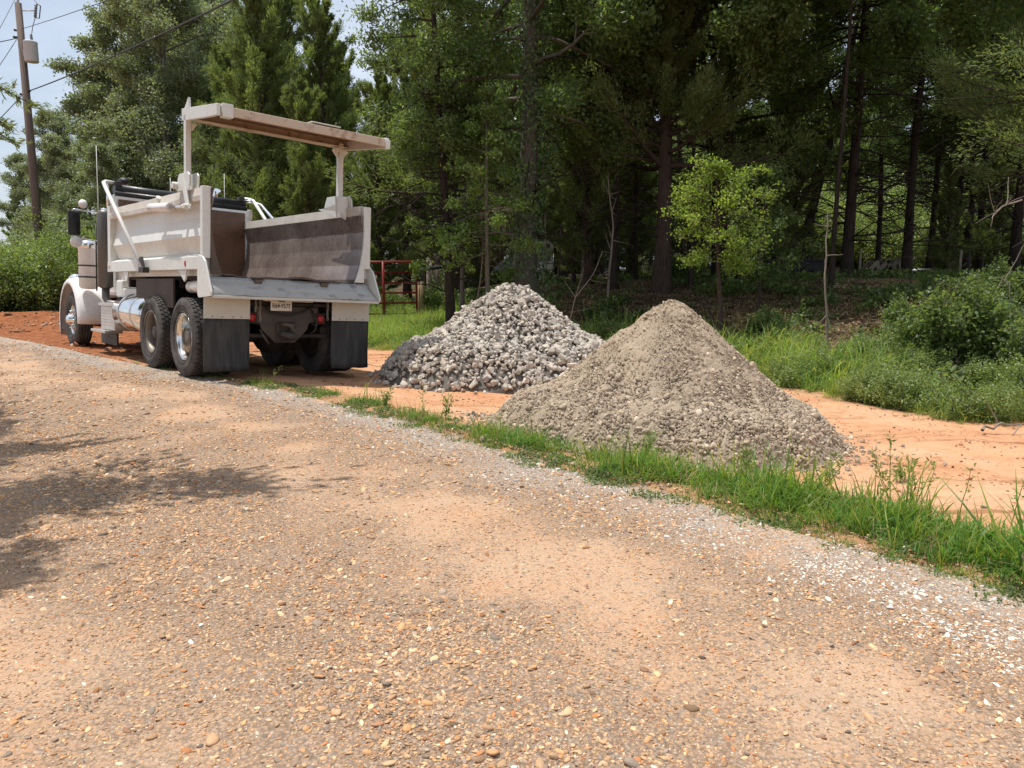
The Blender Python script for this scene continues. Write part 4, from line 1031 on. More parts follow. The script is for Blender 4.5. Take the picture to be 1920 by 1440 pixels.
gr = MB(); gr.bb(-.50, .50, 7.262, 7.30, .90, 1.70)
for i in range(14): gr.bb(-.46 + i * .066, -.43 + i * .066, 7.30, 7.315, .95, 1.65)
part(gr, 'radiator_grille', 'chrome', HD, .004)
bp = MB(); bp.bb(-1.05, 1.05, 7.30, 7.38, .38, .78); part(bp, 'front_bumper', 'chrome', bevel=.03)
for s in (-1, 1):
    # fender: arched band over the steer wheel, dropping to a long tail behind it
    arc = []
    for q in range(15):
        a_ = R_(-22 + 180 * q / 14)
        arc.append((6.29 + .78 * math.cos(a_), .50 + .80 * math.sin(a_)))
    arc += [(5.50, .62), (5.52, .47)]
    rows = []
    for (y, z) in arc:
        row = []
        dy, dz = y - 6.29, z - .5; L_ = math.hypot(dy, dz)
        for x_, cr in ((-1.232, -.085), (-1.236, -.05), (-1.228, -.012), (-1.20, .018), (-1.14, .036), (-1.05, .045), (-.95, .045), (-.82, .04), (-.70, .03)):
            row.append((x_ if s < 0 else -x_, y + dy / L_ * cr, z + dz / L_ * cr))
        rows.append(row)
    part(MB().sheet(rows), 'fender', 'white', bevel=0, solid=.012)
    ap = MB(); ap.bb(s * .56, s * .72, 5.52, 7.1, .98, 1.24); part(ap, 'fender_apron', 'white', bevel=.03)
    hl = MB(); hl.ball((s * .92, 7.05, 1.30), (.15, .14, .13)); part(hl, 'headlight', 'chrome', bevel=0)
    tl = MB(); tl.ball((s * 1.10, 6.72, 1.315), (.035, .05, .028)); part(tl, 'turn_signal', 'red_lamp', bevel=0)
    ac = MB(); c0 = (s * 1.04, 5.56, 0); ac.lathe([(0, 1.12), (.13, 1.13), (.165, 1.17), (.165, 1.86), (.172, 1.87), (.172, 1.93), (.15, 2.0), (.06, 2.03), (0, 2.03)], c0, 2, 32)
    AC = part(ac, 'air_cleaner', 'white', bevel=0)
    part(MB().lathe([(.168, 1.875), (.185, 1.885), (.182, 1.96), (.14, 2.02), (0, 2.035)], c0, 2, 32), 'chrome_cap', 'chrome', AC, 0)
    for z in (1.35, 1.56): part(MB().lathe([(.166, z - .014), (.171, z - .014), (.171, z + .014), (.166, z + .014)], c0, 2, 32), 'clamp_band', 'black', AC, 0)
    ex_ = MB(); c0 = (s * .985, 4.62, 0)
    ex_.lathe([(0, 1.14), (.06, 1.14), (.125, 1.18), (.125, 2.46), (.10, 2.52), (.07, 2.53)], c0, 2, 32)
    for k in range(18):
        a_ = 2 * math.pi * k / 18
        for z in np.arange(1.26, 2.42, .055): pass
    EX = part(ex_, 'exhaust_stack', 'stack', bevel=0)
    dots = MB()
    for k in range(22):
        a_ = 2 * math.pi * k / 22
        for j, z in enumerate(np.arange(1.28, 2.44, .06)):
            aa = a_ + (j % 2) * math.pi / 22; dots.box((c0[0] + .1255 * math.cos(aa), c0[1] + .1255 * math.sin(aa), z), (.004, .016, .026), (0, 0, aa))
    part(MB().tube([(c0[0], c0[1], 2.5), (c0[0], c0[1], 3.0), (c0[0], c0[1] - .10, 3.12)] if s > 0 else [(c0[0], c0[1], 2.5), (c0[0], c0[1], 2.56)], .062, 14), 'exhaust_tip', 'chrome', EX, 0)
    part(MB().tube([(c0[0], c0[1], 1.16), (c0[0], c0[1], .98), (c0[0] + s * -.02, c0[1] - .16, .88), (c0[0] + s * -.2, c0[1] - .45, .86)], .065, 14), 'exhaust_elbow', 'stack', EX, 0)
    part(MB().tube([(s * .99, 5.20, 1.10), (s * .99, 5.20, 2.32)], .014, 8), 'grab_bar', 'black', CAB, 0)
    # mirror on its bracket
    mr = MB(); mr.bb(s * 1.30, s * 1.50, 4.93, 4.99, 2.07, 2.50)
    MR = part(mr, 'mirror', 'black', bevel=.02)
    gl = MB(); gl.bb(s * 1.325, s * 1.475, 4.918, 4.929, 2.10, 2.46); part(gl, 'mirror_glass', 'glass_dark', MR, 0)
    bk = MB(); bk.tube([(s * .80, 5.18, 2.52), (s * 1.40, 4.97, 2.53), (s * 1.42, 4.97, 2.50)], .014, 8); part(bk, 'mirror_bracket', 'chrome', MR, 0); bk = MB(); bk.tube([(s * .80, 5.18, 2.02), (s * 1.40, 4.97, 2.03), (s * 1.40, 4.97, 2.08)], .012, 8); part(bk, 'mirror_bracket', 'chrome', MR, 0)
    cv = MB(); cv.lathe([(0, 4.90), (.085, 4.895), (.10, 4.92), (.07, 4.98), (0, 5.0)], (s * 1.38, 0, 1.955), 1, 20); part(cv, 'convex_mirror', 'white', MR, 0)
    sl_ = MB(); sl_.ball((s * 1.24, 5.02, 2.64), (.075, .085, .08)); part(sl_, 'spot_lamp', 'white', MR, 0)
for (x_, y_, z_, zt) in ((-1.02, 4.9, 2.54, 3.68), (1.3, 4.95, 2.54, 3.52), (.15, 4.6, 2.66, 3.25)):
    part(MB().tube([(x_, y_, z_), (x_ - .02, y_ - .01, zt)], [.010, .005], 6), 'antenna', 'white_pole', bevel=0)
hn = MB(); hn.ball((-.9, 3.78, 2.96), (.09, .14, .07)); part(hn, 'tarp_motor', 'black', TP, 0)
# ================================================================== VEGETATION
def tubes(paths, sides=6):
    """paths: list of (pts (k,3), radii (k,)) -> verts, quads"""
    Vs, Fs, off = [], [], 0
    ang = np.linspace(0, 2 * np.pi, sides, endpoint=False); ca, sa = np.cos(ang), np.sin(ang)
    for P, r in paths:
        P = np.asarray(P, float); r = np.asarray(r, float); k = len(P)
        d = np.gradient(P, axis=0); d /= np.linalg.norm(d, axis=1)[:, None] + 1e-9
        ref = np.array([0, 0, 1.0]) if abs(d[:, 2]).mean() < .8 else np.array([1.0, 0, 0])
        u = np.cross(d, ref); u /= np.linalg.norm(u, axis=1)[:, None] + 1e-9; w = np.cross(d, u)
        V = P[:, None] + (u[:, None] * ca[None, :, None] + w[:, None] * sa[None, :, None]) * r[:, None, None]
        Vs.append(V.reshape(-1, 3))
        i = np.arange(k - 1)[:, None] * sides; j = np.arange(sides)[None]
        F = np.stack([i + j, i + (j + 1) % sides, i + sides + (j + 1) % sides, i + sides + j], -1).reshape(-1, 4) + off
        Fs.append(F); off += k * sides
    return np.concatenate(Vs), np.concatenate(Fs)
def bez(p0, d0, L, r, n=6, droop=0.0, wob=.08):
    """curved limb from p0 heading d0"""
    d = np.array(d0, float); d /= np.linalg.norm(d); P = [np.array(p0, float)]; st = L / (n - 1)
    for i in range(n - 1):
        d = d + r.normal(0, wob, 3) + np.array([0, 0, -droop / n]); d /= np.linalg.norm(d); P.append(P[-1] + d * st)
    return np.array(P)
def leaves(centers, normals, length, width, r, dirs=None):
    """one rhombic leaf per centre; returns V, F (quads)"""
    n = len(centers)
    a = r.normal(size=(n, 3)) if dirs is None else dirs + r.normal(0, .35, (n, 3))
    a /= np.linalg.norm(a, axis=1)[:, None] + 1e-9
    b = np.cross(a, normals); b /= np.linalg.norm(b, axis=1)[:, None] + 1e-9
    nn = np.cross(a, b)
    l = length * r.uniform(.7, 1.3, n); w = width * r.uniform(.75, 1.25, n)
    c = centers
    V = np.stack([c - a * (l * .5)[:, None], c + b * (w * .5)[:, None] - a * (l * .08)[:, None] + nn * (w * .12)[:, None], c + a * (l * .5)[:, None], c - b * (w * .5)[:, None] - a * (l * .08)[:, None] + nn * (w * .12)[:, None]], 1)
    return V.reshape(-1, 3), np.arange(n * 4).reshape(n, 4)
def leaf_cols(n, r, hue=.10, val=.22, yellow=0.0, ctr=None, seed=0):
    v = np.clip(r.normal(1, val, n), .45, 1.8)
    if ctr is not None:                                      # whole clumps run lighter or yellower
        q = VNoise(seed + 90, 64); v = v * (0.78 + 0.5 * q.fbm(ctr[:, 0] * .9 + ctr[:, 2] * .7, ctr[:, 1] * .9 - ctr[:, 2] * .5, 3))
    c = np.stack([v * r.normal(1, hue, n), v, v * r.normal(1, hue, n)], 1)
    if yellow:
        y = r.random(n) < yellow; c[y] *= np.array([1.7, 1.25, .8])
    return np.repeat(np.clip(c, .1, 3), 4, 0)

def make_tree(name, H, trunk_r, crown0, rad, mat, bark, r, nleaf=26000, lsize=(.10, .06), limbs=34, up=(.15, .9), lean=(0, 0), style='broad', prof=None, dead=0, spread=.34, yellow=0.0, ivy=0, fork=1, top=1.0):
    """returns an Empty-less tuple (trunk object, crown object[, dead twigs, ivy]) built round the origin, linked under an Empty"""
    T = empty(name)
    paths, tips = [], []
    n = 14
    def trunk_path(lx, ly, h, x0=0., y0=0., z0=0.):
        t = np.linspace(0, 1, n)
        ph = r.uniform(0, 6, 2); amp = .018 * h
        return np.stack([x0 + lx * t * h + amp * np.sin(t * 4 + ph[0]) * t, y0 + ly * t * h + amp * np.sin(t * 5 + ph[1]) * t, z0 + t * (h - z0)], 1)
    stems = []
    for q in range(fork):
        a = r.uniform(0, 6.28)
        lx, ly = lean[0] + (0 if fork == 1 else .16 * math.cos(q * 6.28 / fork + a)), lean[1] + (0 if fork == 1 else .16 * math.sin(q * 6.28 / fork + a))
        P = trunk_path(lx, ly, H * (.95 if q == 0 else r.uniform(.75, .9)))
        R = trunk_r * (1 if fork == 1 else .75) * (1 - np.linspace(0, 1, n)) ** .8 + .012
        R[0] *= 1.45; R[1] *= 1.1
        P[0, 2] -= .35
        paths.append((P, R)); stems.append((P, R))
    prof = prof or (lambda t: (1 - t) ** .55 * (.45 + .55 * min(1, t * 4)))
    C, D = [], []
    for i in range(limbs):
        P, R = stems[i % fork]
        t = crown0 + (top - crown0) * ((i + r.random()) / limbs)
        k = min(t * (n - 1), n - 1.001); i0 = int(k); p0 = P[i0] + (P[i0 + 1] - P[i0]) * (k - i0)
        tt = (t - crown0) / (1 - crown0 + 1e-6)
        az = i * 2.399 + r.normal(0, .35); el = up[0] + (up[1] - up[0]) * tt + r.normal(0, .12)
        Lm = max(.25, rad * prof(tt) * (r.uniform(.72, 1.12) if style == 'broad' else r.uniform(.5, 1.22)))
        d = np.array([math.cos(az) * math.cos(el), math.sin(az) * math.cos(el), math.sin(el)])
        lp = bez(p0, d, Lm, r, 7, droop=.5 if style == 'broad' else -.5, wob=.10)
        r0 = max(.008, min(R[i0] * .5, trunk_r * .30 * (Lm / rad) ** .8)); paths.append((lp, np.linspace(r0, .006, 7)))
        if style == 'broad':
            for s in range(5):
                f = r.uniform(.30, 1); kk = f * 5.999; j = int(kk); q0 = lp[j] + (lp[j + 1] - lp[j]) * (kk - j)
                dd = (lp[min(j + 1, 6)] - lp[j]); dd = dd / (np.linalg.norm(dd) + 1e-9) + r.normal(0, .65, 3); dd[2] += .12
                sl = Lm * r.uniform(.22, .45) * (1.1 - .5 * f)
                sp_ = bez(q0, dd, sl, r, 4, wob=.15); paths.append((sp_, np.linspace(r0 * .4 + .003, .003, 4)))
                C += [sp_[2], sp_[3], (sp_[1] + sp_[2]) / 2]
            C += [lp[5], lp[6], lp[6]]
        else:                                               # cedar: plumes along the limb, swept up and outward
            for s in range(17):
                f = r.uniform(.22, 1.02) ** .8; kk = min(f, .999) * 5.999; j = int(kk); q0 = lp[j] + (lp[j + 1] - lp[j]) * (kk - j)
                dd = (lp[min(j + 1, 6)] - lp[j]); dd = dd / (np.linalg.norm(dd) + 1e-9) * .8 + r.normal(0, .45, 3); dd[2] += .30; dd /= np.linalg.norm(dd)
                C.append(q0); D.append(dd * Lm * r.uniform(.12, .27))
    C = np.array(C)
    V, F = tubes(paths, 7)
    tr = fast_mesh('trunk', V, [F], M[bark], T, smooth=True)
    if style == 'broad':
        w_ = r.random(len(C)) ** 1.6 + .04; pick = r.choice(len(C), nleaf, p=w_ / w_.sum())
        off = r.normal(size=(nleaf, 3)); off /= np.linalg.norm(off, axis=1)[:, None]; off *= (r.random(nleaf) ** .45)[:, None] * spread * r.uniform(.6, 1.25, len(C))[pick][:, None] * np.array([1, 1, .72])
        c = C[pick] + off
        nrm = r.normal(0, .7, (nleaf, 3)) + np.array([0, 0, .75]) + off / spread * .5; nrm /= np.linalg.norm(nrm, axis=1)[:, None]
        V, F = leaves(c, nrm, lsize[0], lsize[1], r)
    else:
        D = np.array(D); w_ = r.random(len(C)) ** .8 + .05; pick = r.choice(len(C), nleaf, p=w_ / w_.sum()); f = r.random(nleaf) ** .8
        off = r.normal(0, 1, (nleaf, 3)) * (np.linalg.norm(D, axis=1)[pick] * .26 * (1.15 - f * .7))[:, None]
        c = C[pick] + D[pick] * f[:, None] + off
        dn = D[pick] / (np.linalg.norm(D[pick], axis=1)[:, None] + 1e-9) + off * 1.2
        nrm = r.normal(size=(nleaf, 3)); nrm /= np.linalg.norm(nrm, axis=1)[:, None]
        V, F = leaves(c, nrm, lsize[0], lsize[1], r, dn)
    fast_mesh('crown', V, [F], L[mat], T, cols=leaf_cols(nleaf, r, .08, .2, yellow, c, int(H * 10)))
    if dead:
        dp = []
        P, R = stems[0]
        for i in range(dead):
            t = r.uniform(.07, crown0 + .12); k = t * (n - 1); i0 = int(k); p0 = P[i0] + (P[i0 + 1] - P[i0]) * (k - i0)
            az = r.uniform(0, 6.28); el = r.uniform(-.25, .55); Lm = r.uniform(.5, 1.1) * rad * .9
            lp = bez(p0, (math.cos(az) * math.cos(el), math.sin(az) * math.cos(el), math.sin(el)), Lm, r, 6, droop=r.uniform(-.1, .6), wob=.14)
            dp.append((lp, np.linspace(.02, .005, 6)))
            for s in range(r.integers(2, 5)):
                j = r.integers(1, 5); dd = lp[j + 1] - lp[j]; dd = dd / np.linalg.norm(dd) + r.normal(0, .7, 3)
                dp.append((bez(lp[j], dd, Lm * r.uniform(.2, .5), r, 4, wob=.2), np.linspace(.009, .003, 4)))
        V, F = tubes(dp, 4)
        fast_mesh('dead_branches', V, [F], M['dead_wood'] if dead % 2 else M['bark_dark'], T, smooth=True)
    if ivy:
        P, R = stems[0]; k = r.uniform(.3, (n - 1) * .62, ivy); i0 = k.astype(int); p = P[i0] + (P[i0 + 1] - P[i0]) * (k - i0)[:, None]
        a = r.uniform(0, 6.28, ivy); rr = R[i0] * r.uniform(1.0, 1.6, ivy) + np.abs(r.normal(0, .10, ivy)) * (1 + np.sin(k * 2.3))
        o_ = np.stack([np.cos(a), np.sin(a), np.zeros(ivy)], 1); c = p + o_ * rr[:, None]
        V, F = leaves(c, o_ + r.normal(0, .5, (ivy, 3)), .085, .075, r)
        fast_mesh('ivy', V, [F], L['ivy'], T, cols=leaf_cols(ivy, r, .06, .25))
    return T
def put(T, x, y, rz=0.0, s=1.0, z=None):
    T.location = (x, y, (hz(x, y) if z is None else z) - .05); T.rotation_euler = (0, 0, rz); T.scale = (s, s, s); return T
def bx(px, Y): return (px - 960) / 1442.0 * (Y * _cp + .2)      # rough world x of a column of the photo at distance Y
TR = np.random.default_rng(77)
def tree(first, px, Y, label, group, rz=0.0, s=1.0, cat='tree'):
    """first use moves the built tree, later uses copy it"""
    T = first if not first.get('placed') else copy_tree(first)
    T['placed'] = 1
    put(T, bx(px, Y), Y, rz, s)
    tag(T, label, cat, group); return T

conic = lambda t: (1 - t) ** .48 * (.55 + .45 * min(1, t * 6)) + .03
dome = lambda t: math.sqrt(max(0.03, 1 - (1.75 * t - .75) ** 2)) if t > .0 else .6
OAK1 = make_tree('oak_tree', 14.8, .24, .05, 5.0, 'oak', 'bark_grey', TR, 115000, (.12, .075), 84, (-.1, 1.0), prof=lambda t: (1 - t) ** .36 * (.8 + .2 * math.sin(t * 19)), spread=.62)
OAK2 = make_tree('oak_tree', 13.5, .2, .04, 3.9, 'oak', 'bark_grey', TR, 90000, (.12, .075), 70, (0, 1.05), prof=lambda t: (1 - t) ** .42 * (.85 + .22 * math.sin(t * 23)), spread=.56)
OAK3 = make_tree('oak_tree', 11.5, .16, .06, 3.3, 'oak', 'bark_grey', TR, 60000, (.12, .078), 56, (0, 1.0), fork=2, spread=.58)
CED1 = make_tree('cedar_tree', 11.6, .15, .05, 2.7, 'cedar', 'bark_cedar', TR, 150000, (.13, .024), 150, (.15, 1.1), style='cedar', prof=conic)
CED2 = make_tree('cedar_tree', 10.2, .14, .08, 2.35, 'cedar', 'bark_cedar', TR, 120000, (.13, .024), 125, (.2, 1.15), style='cedar', prof=lambda t: conic(t) * (.8 + .3 * math.sin(t * 17)))
CED3 = make_tree('cedar_tree', 13.0, .20, .24, 2.8, 'cedar', 'bark_cedar', TR, 150000, (.12, .024), 130, (.0, 1.0), style='cedar', prof=lambda t: (1 - t) ** .6 * (.75 + .3 * math.sin(t * 15 + 1)) + .05, dead=26)
PINE = make_tree('pine_tree', 14.5, .115, .36, 2.3, 'dark', 'bark_dark', TR, 42000, (.11, .04), 60, (-.1, .7), prof=lambda t: (1 - t) ** .5 * (.7 + .3 * math.sin(t * 20)), dead=90, spread=.42)
PINE2 = make_tree('pine_tree', 13.5, .10, .33, 2.0, 'dark', 'bark_dark', TR, 36000, (.11, .042), 50, (-.1, .8), dead=82, lean=(.03, .01), spread=.42)
HARD = make_tree('hardwood_tree', 15.5, .23, .27, 4.2, 'dark', 'bark_dark', TR, 56000, (.11, .065), 52, (-.05, .9), prof=dome, spread=.46, dead=11)
HARD2 = make_tree('hardwood_tree', 14.0, .19, .30, 3.8, 'dark', 'bark_dark', TR, 50000, (.115, .065), 48, (0, .9), prof=dome, spread=.44, fork=3, yellow=.04)
IVYT = make_tree('ivy_covered_tree', 15.0, .25, .33, 3.8, 'dark', 'bark_grey', TR, 52000, (.11, .06), 46, (-.05, .8), prof=dome, spread=.46, ivy=4200, dead=18)
ELM = make_tree('elm_sapling', 5.4, .05, .34, 1.25, 'elm', 'bark_grey', TR, 6500, (.085, .048), 34, (-.1, .7), prof=lambda t: (1 - t) ** .4, spread=.20)

gL = 'trees along the left of the truck'
tree(OAK1, 335, 35, 'broad pale oak rising right behind the raised tailgate arm of the truck', gL, 0.4)
tree(OAK2, 222, 42, 'pale oak between the utility pole and the big oak', gL, 1.0, .92)
tree(OAK2, 128, 50, 'lower pale oak with sky showing round its lobes, just right of the utility pole', gL, 2.2, .86)
tree(OAK3, 88, 56, 'small pale oak behind the utility pole with thin see-through top', gL, 3.0, .86)
tree(OAK1, 425, 41, 'pale oak half hidden between the big oak and the first cedar', gL, 2.6, 1.1)
tree(OAK2, 268, 38, 'pale oak filling the notch left of the big oak', gL, 4.4, 1.1)
tree(OAK3, 165, 45, 'round pale oak low between the two left-hand oaks', gL, .4, .85)
tree(OAK2, 375, 47, 'tall oak far back above the dump bed', gL, .9, 1.25)
tree(OAK3, 255, 33, 'shorter dark-bottomed oak behind the truck cab', gL, 1.2, .62)
tree(OAK3, 405, 31, 'low leafy oak showing through under the raised tailgate', gL, 4.2, .66)
tree(OAK1, 505, 44, 'pale oak far behind the cedar spire', gL, 5.1, 1.05)
gC = 'cedars behind the truck'
tree(CED1, 498, 27, 'dense green cedar spire directly above the raised tailgate', gC, .3, 1.0)
tree(CED2, 556, 31, 'narrow cedar top behind the tailgate, second from the oaks', gC, 1.3, 1.27)
tree(CED2, 612, 27.5, 'ragged thin-topped cedar against the gap of sky', gC, 2.1, 1.08)
tree(CED2, 530, 33, 'cedar behind the spire, between the two tailgate posts', gC, 2.8, 1.2)
tree(CED1, 650, 30, 'cedar with leaning wispy tip beside the gap of sky', gC, 3.1, .86)
tree(CED2, 715, 24.5, 'short full cedar under the gap of sky', gC, 4.1, .74)
tree(CED3, 852, 22.5, 'tall dark cedar closing the gap of sky', gC, 5.0, 1.0)
tree(CED1, 452, 33, 'cedar filling the back between oak and spire', gC, 5.5, .95)
tree(CED2, 585, 23.5, 'lower cedar with bare trunk under the tailgate bar', gC, .2, .72)
tree(CED2, 765, 27, 'cedar with reddish trunk behind the red gate', gC, 3.6, .95)
gW = 'trees at the edge of the wood'
tree(IVYT, 985, 18.6, 'big ivy-covered trunk straight behind the rock pile', gW, 0)
tree(PINE2, 846, 17.6, 'slim dark leaning trunk between the red gate and the ivy-covered tree', gW, 2.9, .92)
tree(ELM, 915, 16.9, 'light green elm sapling in front of the ivy-covered trunk', gW, .6, 1.0)
tree(ELM, 868, 18.3, 'light green elm sapling beside the leaning dark trunk', gW, 2.6, 1.05)
tree(HARD, 1000, 27, 'tall dark hardwood straight behind the ivy-covered tree', gW, 1.0, .95)
tree(CED3, 1238, 19.6, 'massive dark cedar with shaggy red bark right behind the gravel pile', gW, .9, 1.0)
tree(CED2, 1100, 21.5, 'drooping dark cedar left of the massive cedar', gW, 1.7, 1.0)
tree(PINE, 1147, 20.2, 'straight dark trunk with a pale dead sapling beside it', gW, .5, .9)
tree(HARD2, 1345, 23, 'forked dark hardwood leaning right above the bright sapling', gW, .35, 1.0)
tree(HARD2, 1490, 26, 'broad-leaved tree with yellowing leaves over the right-hand trunks', gW, 2.0, 1.0)
gP = 'bare-trunked pines on the right'
tree(PINE2, 1449, 24, 'thin dark pine nearest the forked hardwood', gP, 1.0, .95)
tree(PINE, 1582, 20.8, 'thickest black pine trunk of the right-hand stand', gP, 2.0, 1.15)
tree(PINE, 1694, 22.3, 'reddish pine trunk beside the wooden trestles', gP, 3.0, 1.0)
tree(PINE2, 1735, 26.5, 'slanting slim pine right of the trestles', gP, 4.0, 1.0)
tree(PINE2, 1776, 28.5, 'slim brown pine in the middle of the far right group', gP, 5.0, .95)
tree(PINE, 1802, 26.0, 'dark pine with ivy-like clumps, left of the last pair', gP, .6, .95)
tree(PINE2, 1829, 24.5, 'slender black pine, left one of the last pair', gP, 1.7, 1.0)
tree(PINE, 1893, 21.0, 'dark pine trunk at the right edge of the photo', gP, 2.7, 1.0)
tree(PINE2, 1640, 31, 'thin pine far back between the thickest trunk and the reddish trunk', gP, 3.3, 1.0)
tree(PINE, 1515, 30, 'thin pine far back left of the thickest trunk', gP, 4.3, .9)

gY = 'young cedars under the right-hand pines'
for px, Y, s, lab in ((1478, 22.5, .46, 'young cedar left of the thickest pine'), (1765, 23.0, .36, 'short young cedar in the middle of the far right group'), (1858, 23.5, .50, 'young cedar right of the last pair of pines'), (1400, 24.5, .5, 'young cedar behind the bright sapling'), (1185, 24.5, .5, 'young cedar left of the massive cedar'), (1075, 23.0, .45, 'young cedar right of the ivy-covered trunk')):
    tree(CED2, px, Y, lab, gY, px * .37 % 6, s)
# right foreground cedar, its lit boughs reaching into the picture
CEDR = make_tree('cedar_tree', 9.5, .18, .26, 3.4, 'cedar', 'bark_cedar', TR, 190000, (.085, .016), 110, (-.15, .8), style='cedar', prof=lambda t: (1 - t) ** .5 * (.8 + .25 * math.sin(t * 14)), dead=34)
tree(CEDR, 2010, 13.8, 'near cedar with sunlit boughs reaching in from the right edge', gW, 1.0)
# trunks just outside / behind to close the wood
tree(CED3, 2150, 19, 'cedar behind the sunlit boughs at the right edge', gW, 2.0, 1.0)
tree(HARD, 1690, 47, 'tall hardwood crown beyond the clearing', gW, 3.0, 1.05)
tree(HARD2, 1290, 33, 'hardwood deep in the wood behind the bright sapling', gW, 4.0, 1.05)
tree(HARD, 800, 33, 'hardwood deep in the wood behind the red gate', gW, 5.0, .68)
tree(HARD, 1880, 46, 'hardwood crown beyond the clearing, behind the sunlit boughs', gW, .6, 1.0)

# shade tree standing left of the road, outside the picture; one low bough hangs in
SHADE = make_tree('roadside_cedar', 9.2, .2, .46, 4.1, 'cedar', 'bark_cedar', TR, 230000, (.16, .06), 120, (-.1, .8), style='cedar', prof=lambda t: (1 - t) ** .5 * (.85 + .2 * math.sin(t * 13)))
put(SHADE, -7.5, 4.4, .4)
bp_ = at(-45, 262, 6.6); tip = at(78, 205, 6.75); tip2 = at(28, 268, 6.5); base = np.array([-6.8, 4.6, 4.2])
bp, C, D = [], [], []
for q, tp in enumerate((tip, tip2, at(-30, 190, 6.9), at(24, 246, 6.7), at(-10, 215, 6.6))):
    tp = np.array(tp); t = np.linspace(0, 1, 9)[:, None]; mid = (base + tp) / 2 + np.array([0, 0, .18])
    P = (1 - t) ** 2 * base + 2 * t * (1 - t) * mid + t * t * tp; bp.append((P, np.linspace(.03, .003, 9)))
    for s in range(70):
        f = TR.uniform(.62, 1.0); k = f * 7.999; j = int(k); q0 = P[j] + (P[j + 1] - P[j]) * (k - j); dd = (P[j + 1] - P[j]) / np.linalg.norm(P[j + 1] - P[j]) * .8 + TR.normal(0, .5, 3); dd[2] += .05
        C.append(q0); D.append(dd / np.linalg.norm(dd) * TR.uniform(.10, .26) * (1.15 - .7 * f))
C, D = np.array(C), np.array(D); k = 6500; pk = TR.integers(0, len(C), k); f = TR.random(k)
cc = C[pk] + D[pk] * f[:, None] + TR.normal(0, .012, (k, 3)); nr = TR.normal(size=(k, 3))
V, F = leaves(cc, nr, .055, .010, TR, D[pk] / np.linalg.norm(D[pk], axis=1)[:, None])
Mi = Matrix.LocRotScale(SHADE.location, SHADE.rotation_euler, SHADE.scale).inverted()
def loc_(V): return (np.c_[V, np.ones(len(V))] @ np.array(Mi).T)[:, :3]
fast_mesh('low_bough_foliage', loc_(V), [F], L['cedar'], SHADE, cols=leaf_cols(k, TR))
V, F = tubes(bp, 5); fast_mesh('low_bough', loc_(V), [F], M['bark_cedar'], SHADE, smooth=True)
tag(SHADE, 'roadside cedar whose low bough hangs in at the left edge', 'tree')

# ---- distant spire and the closing mass of the wood
FAR = make_tree('distant_conifer', 9.5, .12, .1, 1.5, 'dark', 'bark_dark', TR, 12000, (.3, .09), 70, (.1, 1.0), style='cedar', prof=conic)
tree(FAR, 42, 72, 'small dark conifer spire far off, left of the utility pole', None)
wood_objs = []
for T in (HARD, CED1, OAK2, HARD2):
    for ch in T.children:
        if ch.name.startswith(('crown', 'trunk')):
            pass
fw_r = np.random.default_rng(5); pts = []
while len(pts) < 120:
    x, y = fw_r.uniform(-30, 66), fw_r.uniform(37, 78)
    if abs(x) > .80 * y + 4: continue
    if x < -.33 * y and y < 60: continue
    if 6 < x < 44 and y < 54: continue
    if -.26 * y < x < -.12 * y: continue
    if x < -.50 * y: continue
    if any((x - a) ** 2 + (y - b_) ** 2 < 7 for a, b_ in pts): continue
    pts.append((x, y))
pts = np.array(pts)
shapes = [bpy.data.objects.new('wood_crown', ch.data) for T in (HARD, OAK2, HARD2, CED1) for ch in T.children if ch.name.startswith('crown')]
trunks = [bpy.data.objects.new('wood_trunk', ch.data) for T in (HARD, OAK2, HARD2, CED1) for ch in T.children if ch.name.startswith('trunk')]
n = len(pts); wh = fw_r.integers(0, 4, n); ro = np.zeros((n, 3)); ro[:, 2] = fw_r.uniform(0, 6.28, n); sc_ = np.repeat(fw_r.uniform(.75, 1.02, n)[:, None], 3, 1)
p3 = np.c_[pts, height(pts[:, 0], pts[:, 1]) - .1]
both = proto_coll('wood_shapes', []); 
for i_, o in enumerate(shapes): o.name = 'wood_shape_%d_crown' % i_; both.objects.link(o)
scatter('far_wood', p3, ro, sc_, wh, None, both)
both2 = proto_coll('wood_trunk_shapes', [])
for i_, o in enumerate(trunks): o.name = 'wood_shape_%d_trunk' % i_; both2.objects.link(o)
scatter('far_wood_trunks', p3, ro, sc_, wh, None, both2)

